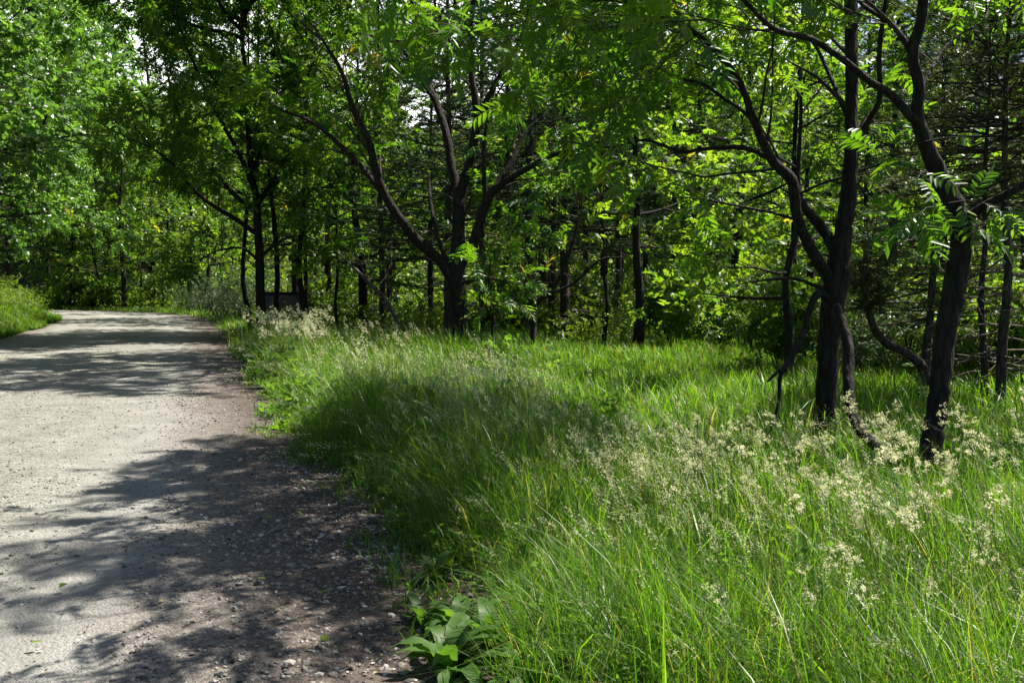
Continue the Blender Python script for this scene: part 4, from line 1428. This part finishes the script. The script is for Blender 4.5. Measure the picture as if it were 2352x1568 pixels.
# a broader-bladed sward mixed in
for y0, y1, dens, w in ((1.2, 6.5, 110, .012), (6.5, 13, 50, .016), (12, 24, 42, .022)):
    x, y, d, e = scatter(rng, y0, y1, dens, edge=.25)
    n = len(x)
    clear = smooth((x + .5) / 2.5) * smooth((y - 11.5) / 4)
    h = rng.uniform(.35, .85, n) * (1 - .4 * clear)
    blades(gr, x, y, ground_z(x, y, d), h, w * rng.uniform(.7, 1.2, n), rng.uniform(0, 6.283, n), np.clip(rng.gamma(3, .22, n), .1, 1.3), 0, np.clip(rng.normal(.62, .2, n), 0, 1), 4, rng.normal(0, .5, n))
# verge and bank on the far side of the road
for y0, y1, dens, w in ((3, 24, 90, .012), (24, 48, 160, .018), (48, 82, 40, .03)):
    n = int((y1 - y0) * 11 * dens)
    y = rng.uniform(y0, y1, n)
    dl = HALF + .35 + rng.uniform(0, 1, n) ** 1.3 * 9
    k = np.abs(CEN[None, :, 1] - y[:, None]).argmin(1)
    x = CEN[k, 0] + _nl[k, 0] * dl
    y = CEN[k, 1] + _nl[k, 1] * dl
    d = road_dist(x, y)
    kk = d > HALF + .35 + .35 * vnoise(x * .9, y * .9, 35) + .2 * vnoise(x * 3, y * 3, 39)
    x, y, d = x[kk], y[kk], d[kk]
    n = len(x)
    h = rng.uniform(.15, .65, n) * (.5 + .6 * smooth((d - HALF - .3) / 1.2)) * (1 + .5 * vnoise(x * 1.2, y * 1.2, 38))
    blades(gr, x, y, ground_z(x, y, d), h, w * rng.uniform(.6, 1.3, n), rng.uniform(0, 6.283, n), np.clip(rng.gamma(2.5, .22, n), .05, 1.2), 0, np.clip(rng.normal(.68, .2, n), 0, 1), 2, rng.normal(0, .5, n))
# grassy verge round the outside of the bend
n = 26000
k = rng.integers(0, len(CEN), n)
dl = HALF + .3 + rng.uniform(0, 1, n) ** 1.4 * 4.5
x, y = CEN[k, 0] - _nl[k, 0] * dl + rng.normal(0, .7, n), CEN[k, 1] - _nl[k, 1] * dl + rng.normal(0, .7, n)
d = road_dist(x, y)
kk = (d < -HALF - .25) & (y > 36)
x, y, d = x[kk], y[kk], d[kk]
n = len(x)
blades(gr, x, y, ground_z(x, y, d), rng.uniform(.2, .55, n), np.full(n, .028), rng.uniform(0, 6.283, n), np.clip(rng.gamma(2.5, .22, n), .05, 1.2), 0, np.clip(rng.normal(.7, .2, n), 0, 1), 2, rng.normal(0, .5, n))
# low clovery tufts along the road's ragged edge
ly = []
x, y, d, e = scatter(rng, 2.2, 12, 420, edge=-.28, jitter=.4)
kk = e < .55
x, y, d = x[kk], y[kk], d[kk]
n = len(x)
blades(gr, x, y, ground_z(x, y, d), rng.uniform(.05, .2, n), rng.uniform(.006, .014, n), rng.uniform(0, 6.283, n), np.clip(rng.gamma(3, .3, n), .1, 1.4), 0, np.clip(rng.normal(.5, .25, n), 0, 1), 3, rng.normal(0, .6, n))
tag(gr.build("grass", [M["grass"]]), "deep green meadow grass filling the verge and clearing", "grass", kind="stuff")

# ------------------------------------------------------------------ seeding grasses
def panicle(rng, L, spread, nspk, size, dense=False):
    """seed head along +z from the origin, spikelets as small pointed grains"""
    items = []
    for k in range(nspk):
        if dense:
            c = int(rng.integers(0, 6))
            cz = L * (.1 + .9 * c / 5.5)
            ca = c * 2.2
            rad_ = spread * (1 - .55 * c / 5.5)
            ctr = np.array([rad_ * math.cos(ca), rad_ * math.sin(ca), cz])
            p = ctr + rng.normal(0, size * .55, 3)
            d = unit(rng.normal(0, .7, 3) + np.array([0, 0, .7]) + unit(ctr * (1, 1, 0)) * .5)
        else:
            t = rng.uniform(0, 1)
            a = rng.uniform(0, 6.283)
            r = spread * (1 - t) ** .7 * rng.uniform(.25, 1)
            p = np.array([r * math.cos(a), r * math.sin(a), L * t + r * .6])
            d = unit(np.array([math.cos(a) * .7, math.sin(a) * .7, .9]) + rng.normal(0, .3, 3))
        s = size * rng.uniform(.7, 1.25)
        x = unit(np.cross(d, rng.normal(0, 1, 3)))
        v = np.array([p - d * s * .2, p - x * s * .2 + d * s * .35, p + d * s, p + x * s * .2 + d * s * .35])
        items.append((v, np.array([(0, 2, 1), (0, 3, 2)], np.int32)))
        if not dense and k % 3 == 0:
            q = np.array([0, 0, max(0, p[2] - spread * .5)])
            w_ = np.array([.0007, 0, 0])
            items.append((np.array([q - w_, q + w_, p]), np.array([(0, 1, 2)], np.int32)))
    return combine(items)


def stalks(G, rng, x, y, z, h, az, bend, temps, hl_scale, w=.0022, rnd=None):
    """fine stalks with a seed head each, bowed toward az"""
    n = len(x)
    if n == 0:
        return
    rnd = np.clip(rng.normal(.5, .22, n), 0, 1) if rnd is None else rnd
    ns = 6
    t = np.linspace(0, 1, ns + 1)
    hor = h[:, None] * bend[:, None] * t ** 2.2
    ver = h[:, None] * (t - .36 * bend[:, None] ** 1.5 * t ** 3)
    lx, ly = np.cos(az)[:, None], np.sin(az)[:, None]
    c = np.stack([x[:, None] + lx * hor, y[:, None] + ly * hor, z[:, None] + ver], -1)
    wd = np.array([1, .0, 0]) * w / 2
    wd2 = np.array([0, 1, 0]) * w / 2
    v = np.concatenate([c - wd, c + wd * .5 + wd2, c + wd * .5 - wd2], 1)
    m = ns + 1
    tt = []
    for k in range(ns):
        for a, b_ in ((0, 1), (1, 2), (2, 0)):
            tt += [(a * m + k, b_ * m + k, b_ * m + k + 1), (a * m + k, b_ * m + k + 1, a * m + k + 1)]
    tt = np.array(tt, np.int32)
    T_ = tt[None] + (np.arange(n, dtype=np.int32) * 3 * m)[:, None, None]
    G.add(v.reshape(-1, 3), T_.reshape(-1, 3), 0, np.repeat(rnd, 3 * m))
    dirs = unit(c[:, -1] - c[:, -2])
    nod = unit(dirs + np.stack([np.cos(az) * .15, np.sin(az) * .15, -np.full(n, .1)], 1))
    wh = rng.integers(0, len(temps), n)
    for k, (tv, tr_) in enumerate(temps):
        s = wh == k
        tv2 = tv[:, [0, 2, 1]] * (1, 1, -1)
        place(G, tv2, tr_, c[s, -1] - dirs[s] * .02, nod[s], rng.normal(0, 1, (s.sum(), 3)), hl_scale * rng.uniform(.7, 1.25, s.sum()), 1, rnd[s])


P_OPEN = [panicle(rng, .17, sp, 36, .0095) for sp in (.025, .04, .06, .03)]
P_OPEN_FAR = [panicle(rng, .17, sp, 16, .02) for sp in (.03, .045)]
P_DENSE = [panicle(rng, ln, sp, 125, .0115, True) for ln, sp in ((.075, .016), (.10, .024), (.12, .034), (.09, .03))]
sg = Geo()
def wind(n):
    return math.pi + rng.normal(.1, .75, n)
for y0, y1, dens, tmp, w, lim in ((1.8, 4.4, 75, P_OPEN, .0016, 1), (4.4, 8.5, 165, P_OPEN, .002, 1), (8.5, 14, 60, P_OPEN_FAR, .003, 1), (14, 25, 16, P_OPEN_FAR, .005, 1)):
    x, y, d, e = scatter(rng, y0, y1, dens, edge=.15)
    p = np.clip(.15 + .85 * smooth(e / 1.2), 0, 1) * (1 - .97 * smooth((x + .3) / 1.8) * smooth((y - 6.6) / 1.6)) * np.clip(.6 + .9 * vnoise(x * .8, y * .8, 41), 0.05, 1)
    p *= 1 - .5 * smooth((x - .9) / 1.2) * (y0 > 4)
    if y0 > 9:
        p *= np.exp(-((e - 1.6) / 2.4) ** 2)
    k = rng.uniform(0, 1, len(x)) < p
    x, y, d, e = x[k], y[k], d[k], e[k]
    n = len(x)
    h = (.46 + .26 * smooth(e / .8)) * rng.uniform(.75, 1.25, n) * (1 - .2 * smooth((y - 5.5) / 2) * smooth(x))
    stalks(sg, rng, x, y, ground_z(x, y, d), h, wind(n), np.clip(rng.gamma(3, .11, n), .08, .9), tmp, 1.0, w)
# long arching ones hanging over the road's edge
for y0, y1, cnt in ((3.5, 9, 26), (9, 18, 40)):
    yy = rng.uniform(y0, y1, cnt)
    k = np.abs(CEN[None, :, 1] - yy[:, None]).argmin(1)
    dl = HALF + rng.uniform(.25, .7, cnt)
    x, y = CEN[k, 0] - _nl[k, 0] * dl, CEN[k, 1] - _nl[k, 1] * dl
    stalks(sg, rng, x, y, ground_z(x, y), rng.uniform(.7, 1.0, cnt), math.pi + rng.normal(0, .4, cnt), rng.uniform(.6, .95, cnt), P_OPEN, 1.1, .0024)
tag(sg.build("seeding_grass", [M["stem"], M["straw"]]), "fine straw-coloured seed heads swaying above the green grass", "grass", kind="stuff")

# cocksfoot: thick creamy heads, standing highest at the right and beside the road
cf = Geo()
def cock(px0, px1, y0, y1, cnt, hm, sc_, bmean=.3):
    yy = rng.uniform(y0, y1, cnt)
    xx = X_at(rng.uniform(px0, px1, cnt), yy)
    d = road_dist(xx, yy)
    k = d < -HALF - .25
    xx, yy, d = xx[k], yy[k], d[k]
    n = len(xx)
    stalks(cf, rng, xx, yy, ground_z(xx, yy, d), hm * rng.uniform(.8, 1.15, n), math.pi + rng.normal(.1, .55, n), np.clip(rng.gamma(4, bmean / 4, n), .05, .8), P_DENSE, sc_, .0028, np.clip(rng.normal(.7, .18, n), 0, 1))
cock(1950, 2560, 3.2, 4.6, 40, 1.08, 1.1)
cock(1600, 2250, 4.0, 5.0, 30, 1.0, 1.05, .34)
cock(1500, 2250, 5.0, 6.4, 12, .74, 1.05, .34)
cock(1250, 1750, 5.2, 7.0, 12, .8, 1.15, .3)
cock(900, 1250, 8, 12, 14, .85, 1.2, .3)
cock(1700, 2600, 2.6, 3.6, 12, .85, .95)
cock(610, 780, 14, 20, 170, 1.08, 1.35, .2)
cock(760, 980, 13, 20, 36, .9, 1.3, .2)
tag(cf.build("cocksfoot_grass", [M["stem"], M["straw"]]), "creamy clustered cocksfoot heads on tall stalks above the meadow", "grass", kind="stuff")

# leafy weeds mixed through the verge
wg = Geo()
for y0, y1, dens, hm, tmp in ((2.5, 9, 26, .42, T_SMALL), (3, 9, 9, .26, T_MAPLE), (9, 20, 9, .5, T_MAPLE), (9, 22, 14, .5, T_SMALL)):
    x, y, d, e = scatter(rng, y0, y1, dens, edge=-.05)
    k = rng.uniform(0, 1, len(x)) < np.clip(.06 + .9 * np.exp(-(e / .8) ** 2) + .8 * (vnoise(x * .7, y * .7, 71) > .25) * (1 - .6 * smooth((x - .5) / 1.5)), 0, 1) * (1 - .95 * smooth((x - .2) / 1.5) * smooth((y - 7) / 3))
    x, y, d, e = x[k], y[k], d[k], e[k]
    for q in range(3):
        n = len(x)
        p = np.column_stack([x + rng.normal(0, .06, n), y + rng.normal(0, .06, n), ground_z(x, y, d) + rng.uniform(.03, 1, n) * hm * (.35 + .65 * smooth(e / .7))])
        w = int(rng.integers(0, len(tmp)))
        place(wg, *tmp[w], p, unit(rng.normal(0, 1, (n, 3)) * (1, 1, .4) + (0, 0, .45)), rng.normal(0, .4, (n, 3)) + (0, 0, 1), rng.uniform(.35, .8, n) * (.6 if tmp is T_MAPLE and y0 < 5 else 1), 0, np.clip(rng.normal(.4, .25, n), 0, 1))
M["weed"] = leaf_mat("weed leaf", (0.032, 0.085, 0.012), (0.095, 0.16, 0.022), t_mix=.45, rough=.6, spec=.25)
tag(wg.build("weeds", [M["weed"]]), "low leafy weeds mixed into the grass of the road verge", "weeds", kind="stuff")

# ------------------------------------------------------------------ broad-leaved weeds by the road
def broad_leaf(rng, L, W, arch, wavy):
    ns = 7
    v, t = [], []
    for k in range(ns + 1):
        u = k / ns
        w = W / 2 * (math.sin(math.pi * min(1, .12 + .88 * u) ** .9) ** .8 if u < 1 else 0) + .004
        y = L * (u - .18 * arch * u * u)
        z = L * (arch * (u * .9 - 1.0 * u * u))
        wv = wavy * math.sin(k * 2.3)
        v += [(-w, y, z + .25 * w + wv * w), (0, y, z), (w, y, z + .25 * w - wv * w)]
    for k in range(ns):
        a = 3 * k
        t += [(a, a + 1, a + 4), (a, a + 4, a + 3), (a + 1, a + 2, a + 5), (a + 1, a + 5, a + 4)]
    return np.array(v), np.array(t, np.int32)


M["dock"] = leaf_mat("dock leaf", (0.028, 0.075, 0.012), (0.06, 0.12, 0.02), t_mix=.38, rough=.52, spec=.3)
docks = [
    (985, 1535, .0, .34, 18, "big dark-leaved dock sprawling at the road's edge, nearest the camera"),
    (1085, 1480, .0, .34, 13, "dock with long upright leaves just behind the nearest one"),
    (955, 1310, .0, .24, 11, "small dock at the edge where the dirt shoulder narrows"),
    (875, 1185, .0, .22, 12, "leafy weed at the road's edge below the bright grass tuft"),
    (930, 1150, .0, .26, 11, "broad-leaved weed half sunk in the grass behind the road-edge one"),
    (1010, 1440, .0, .30, 13, "dock rosette between the nearest dock and the long-leaved one"),
    (925, 1420, .0, .22, 10, "small dark dock on the dirt just off the road's edge"),
    (1190, 1560, .0, .34, 12, "dock leaves low in the sunny grass at the bottom of the picture"),
]
for px, py, _, L, nl, lab in docks:
    Y = 1.6 * FPX / (py + 20 - HOR)
    x, y = X_at(px + 45, Y), Y
    r_ = np.random.default_rng(int(px))
    root = thing("dock_plant", lab, "plant", (x, y, H(x, y)))
    for k in range(nl):
        g = Geo()
        tv, tt = broad_leaf(r_, L * r_.uniform(.65, 1.15), L * r_.uniform(.18, .27), r_.uniform(.5, 1.2), r_.uniform(.1, .4))
        a = k * 2.4 + r_.normal(0, .25)
        el = r_.uniform(.25, 1.0)
        ax = np.array([[math.cos(a) * math.cos(el), math.sin(a) * math.cos(el), math.sin(el)]])
        nm = np.array([[-math.cos(a) * math.sin(el), -math.sin(a) * math.sin(el), math.cos(el)]])
        place(g, tv, tt, np.array([[.02 * math.cos(a), .02 * math.sin(a), .0]]), ax, nm, [1.0], 0, [r_.uniform(.2, .9)])
        g.build("leaf", [M["dock"]], root)

# ------------------------------------------------------------------ stones and litter on the road
def stone(rng):
    ph = (1 + 5 ** .5) / 2
    v = unit(np.array([(-1, ph, 0), (1, ph, 0), (-1, -ph, 0), (1, -ph, 0), (0, -1, ph), (0, 1, ph), (0, -1, -ph), (0, 1, -ph), (ph, 0, -1), (ph, 0, 1), (-ph, 0, -1), (-ph, 0, 1)], float))
    t = np.array([(0, 11, 5), (0, 5, 1), (0, 1, 7), (0, 7, 10), (0, 10, 11), (1, 5, 9), (5, 11, 4), (11, 10, 2), (10, 7, 6), (7, 1, 8), (3, 9, 4), (3, 4, 2), (3, 2, 6), (3, 6, 8), (3, 8, 9), (4, 9, 5), (2, 4, 11), (6, 2, 10), (8, 6, 7), (9, 8, 1)], np.int32)
    return v * rng.uniform(.7, 1.2, (12, 1)) * np.array([1, rng.uniform(.6, .9), rng.uniform(.4, .65)]) * .5, t


STONES = [stone(rng) for _ in range(7)]
rs = Geo()
def strew(n, y0, y1, l0, l1, smed, ssig, smax):
    y = rng.uniform(y0, y1, n)
    k = np.searchsorted(CEN[:, 1], y).clip(1, len(CEN) - 1)
    f = (y - CEN[k - 1, 1]) / (CEN[k, 1] - CEN[k - 1, 1])
    cx = CEN[k - 1, 0] + f * (CEN[k, 0] - CEN[k - 1, 0])
    lat = rng.uniform(l0, l1, n)
    x, y = cx + _nl[k, 0] * lat, y + _nl[k, 1] * lat
    den = vnoise(x * 1.4, y * 1.4, 51) * .5 + .5
    kk = rng.uniform(0, 1, n) < .25 + .75 * den
    x, y, lat = x[kk], y[kk], lat[kk]
    n = len(x)
    s = np.minimum(rng.lognormal(math.log(smed), ssig, n), smax)
    z = .05 * (1 - (lat / 3.75) ** 2) - .025 + .012 * vnoise(x * 2.1, y * 2.1, 9) + .008 * vnoise(x * 6, y * 6, 10) - .015 * np.exp(-((lat + 1.6) / .3) ** 2) - .015 * np.exp(-((lat - .2) / .3) ** 2) + s * .1
    a = rng.uniform(0, 6.283, n)
    ax = np.stack([np.cos(a), np.sin(a), rng.normal(0, .2, n)], 1)
    nm = rng.normal(0, .25, (n, 3)) + (0, 0, 1)
    wh = rng.integers(0, 7, n)
    rn = np.clip(rng.normal(.5, .25, n), 0, 1)
    for q in range(7):
        m = wh == q
        place(rs, *STONES[q], np.stack([x, y, z], 1)[m], ax[m], nm[m], s[m], 0, rn[m])
strew(9000, 2.6, 8, -3.5, -2.0, .014, .5, .05)
strew(5000, 8, 22, -3.5, -2.0, .018, .45, .05)
strew(9000, 2.2, 7, -2.2, 3.3, .009, .5, .035)
strew(16000, 6, 15, -2.4, 3.3, .014, .45, .036)
strew(5000, 14, 26, -2.4, 3.3, .02, .4, .04)
strew(900, 2.2, 6, -3.4, 2.5, .026, .35, .06)
strew(2600, 2.8, 7.5, -4.0, -2.5, .022, .45, .06)
tag(rs.build("gravel", [M["stone"]], smooth=False), "loose pale gravel strewn over the dirt road, thickest on its shoulder", "gravel", kind="stuff")

lt = Geo()
n = 1500
y = rng.uniform(2.6, 14, n)
k = np.searchsorted(CEN[:, 1], y).clip(1, len(CEN) - 1)
f = (y - CEN[k - 1, 1]) / (CEN[k, 1] - CEN[k - 1, 1])
lat = -2.2 - rng.beta(1.6, 1.2, n) * 1.9
lat = np.where(rng.uniform(0, 1, n) < .25, rng.uniform(-2.2, 3.2, n), lat)
x = CEN[k - 1, 0] + f * (CEN[k, 0] - CEN[k - 1, 0]) + _nl[k, 0] * lat
y = y + _nl[k, 1] * lat
tv, tt = leaf_shape(.03, .014, "diamond")
a = rng.uniform(0, 6.283, n)
place(lt, tv, tt, np.column_stack([x, y, .05 * (1 - (lat / 3.75) ** 2) - .004 + 0 * x]), np.column_stack([np.cos(a), np.sin(a), rng.normal(0, .2, n)]), rng.normal(0, .4, (n, 3)) + (0, 0, 1), rng.lognormal(-.2, .45, n), 0, rng.uniform(0, 1, n))
M["litter"] = rnd_mat("leaf litter", [(0.0, (.03, .018, .012)), (.55, (.09, .055, .03)), (.85, (.2, .16, .08)), (1.0, (.09, .14, .02))])
tag(lt.build("leaf_litter", [M["litter"]]), "brown leaf litter and bits lying on the dark dirt shoulder", "leaf litter", kind="stuff")

for px, py, s, lab in ((126, 1362, .075, "green fallen leaf lying alone on the road's shaded wheel track"),
                       (735, 1490, .08, "green fallen leaf on the stony shoulder, close to the camera"),
                       (735, 1378, .06, "small green fallen leaf on the dark shoulder, beyond the nearer one"),
                       (590, 1345, .055, "green leaf fallen in the road's right-hand shade"),
                       (58, 1500, .05, "tiny yellow leaf beside a pale stone on the road")):
    Y = 1.6 * FPX / (py - HOR) * .985
    x = X_at(px, Y)
    root_z = .045
    g = Geo()
    tv, tt = leaf_shape(s, s * .55, "lens")
    a = rng.uniform(0, 6.28)
    place(g, tv - (0, s / 2, 0), tt, np.array([[0, 0, 0]]), np.array([[math.cos(a), math.sin(a), .12]]), np.array([[.1, .1, 1]]), [1], 0, [.8])
    o = g.build("fallen_leaf", [M["maple_leaf"]])
    o.location = (x, Y, root_z)
    tag(o, lab, "leaf", "fallen leaves on the road")

# ------------------------------------------------------------------ light, sky, camera
EL, AZ = SUN_EL, SUN_AZ
sd = Vector((math.sin(AZ) * math.cos(EL), math.cos(AZ) * math.cos(EL), math.sin(EL)))
ld = bpy.data.lights.new("sun", "SUN")
ld.energy = 5
ld.angle = rad(.53)
ld.color = (1, .945, .85)
lo = bpy.data.objects.new("sun", ld)
lo.rotation_euler = sd.to_track_quat("Z", "Y").to_euler()
lo.location = (20, 10, 40)
COL.objects.link(lo)

wd = bpy.data.worlds.new("World")
sc.world = wd
wd.use_nodes = True
nt = wd.node_tree
nt.nodes.clear()
sky = N(nt, "ShaderNodeTexSky", sky_type="NISHITA")
sky.sun_disc = False
sky.sun_elevation = EL
sky.sun_rotation = AZ
tc = N(nt, "ShaderNodeTexCoord")
no = N(nt, "ShaderNodeTexNoise")
no.inputs["Scale"].default_value = 3.2
no.inputs["Detail"].default_value = 7
no.inputs["Roughness"].default_value = .55
nt.links.new(tc.outputs["Generated"], no.inputs["Vector"])
cl = ramp(nt, no.outputs["Fac"], [(0.3, (0, 0, 0)), (0.42, (1, 1, 1))])
dt = N(nt, "ShaderNodeVectorMath", operation="DOT_PRODUCT")
nt.links.new(tc.outputs["Generated"], dt.inputs[0])
dt.inputs[1].default_value = Vector((-.08, .93, .34)).normalized()
mr = N(nt, "ShaderNodeMapRange", interpolation_type="SMOOTHSTEP")
nt.links.new(dt.outputs["Value"], mr.inputs["Value"])
mr.inputs["From Min"].default_value = .885
mr.inputs["From Max"].default_value = .955
cm = N(nt, "ShaderNodeMath", operation="MULTIPLY")
nt.links.new(cl, cm.inputs[0])
nt.links.new(mr.outputs[0], cm.inputs[1])
mx = N(nt, "ShaderNodeMix", data_type="RGBA")
nt.links.new(cm.outputs[0], mx.inputs["Factor"])
nt.links.new(sky.outputs[0], mx.inputs[6])
mx.inputs[7].default_value = (17, 17.3, 18, 1)
bg = N(nt, "ShaderNodeBackground")
bg.inputs["Strength"].default_value = .05
nt.links.new(mx.outputs[2], bg.inputs["Color"])
ow = N(nt, "ShaderNodeOutputWorld")
nt.links.new(bg.outputs[0], ow.inputs[0])

cd = bpy.data.cameras.new("camera")
cd.sensor_width = 36
cd.lens = 36 * FPX / FW
cd.clip_start = .05
cd.clip_end = 2000
co = bpy.data.objects.new("camera", cd)
co.location = (0, 0, EYE)
co.rotation_euler = (math.pi / 2 - PITCH, 0, 0)
COL.objects.link(co)
sc.camera = co

sc.view_settings.view_transform = "Standard"
sc.view_settings.look = "None"
sc.view_settings.exposure = 1.52
sc.view_settings.gamma = 1
cy = sc.cycles
cy.max_bounces = 7
cy.diffuse_bounces = 2
cy.glossy_bounces = 2
cy.transmission_bounces = 5
cy.sample_clamp_indirect = 6
cy.caustics_reflective = False
cy.caustics_refractive = False
cy.use_denoising = True
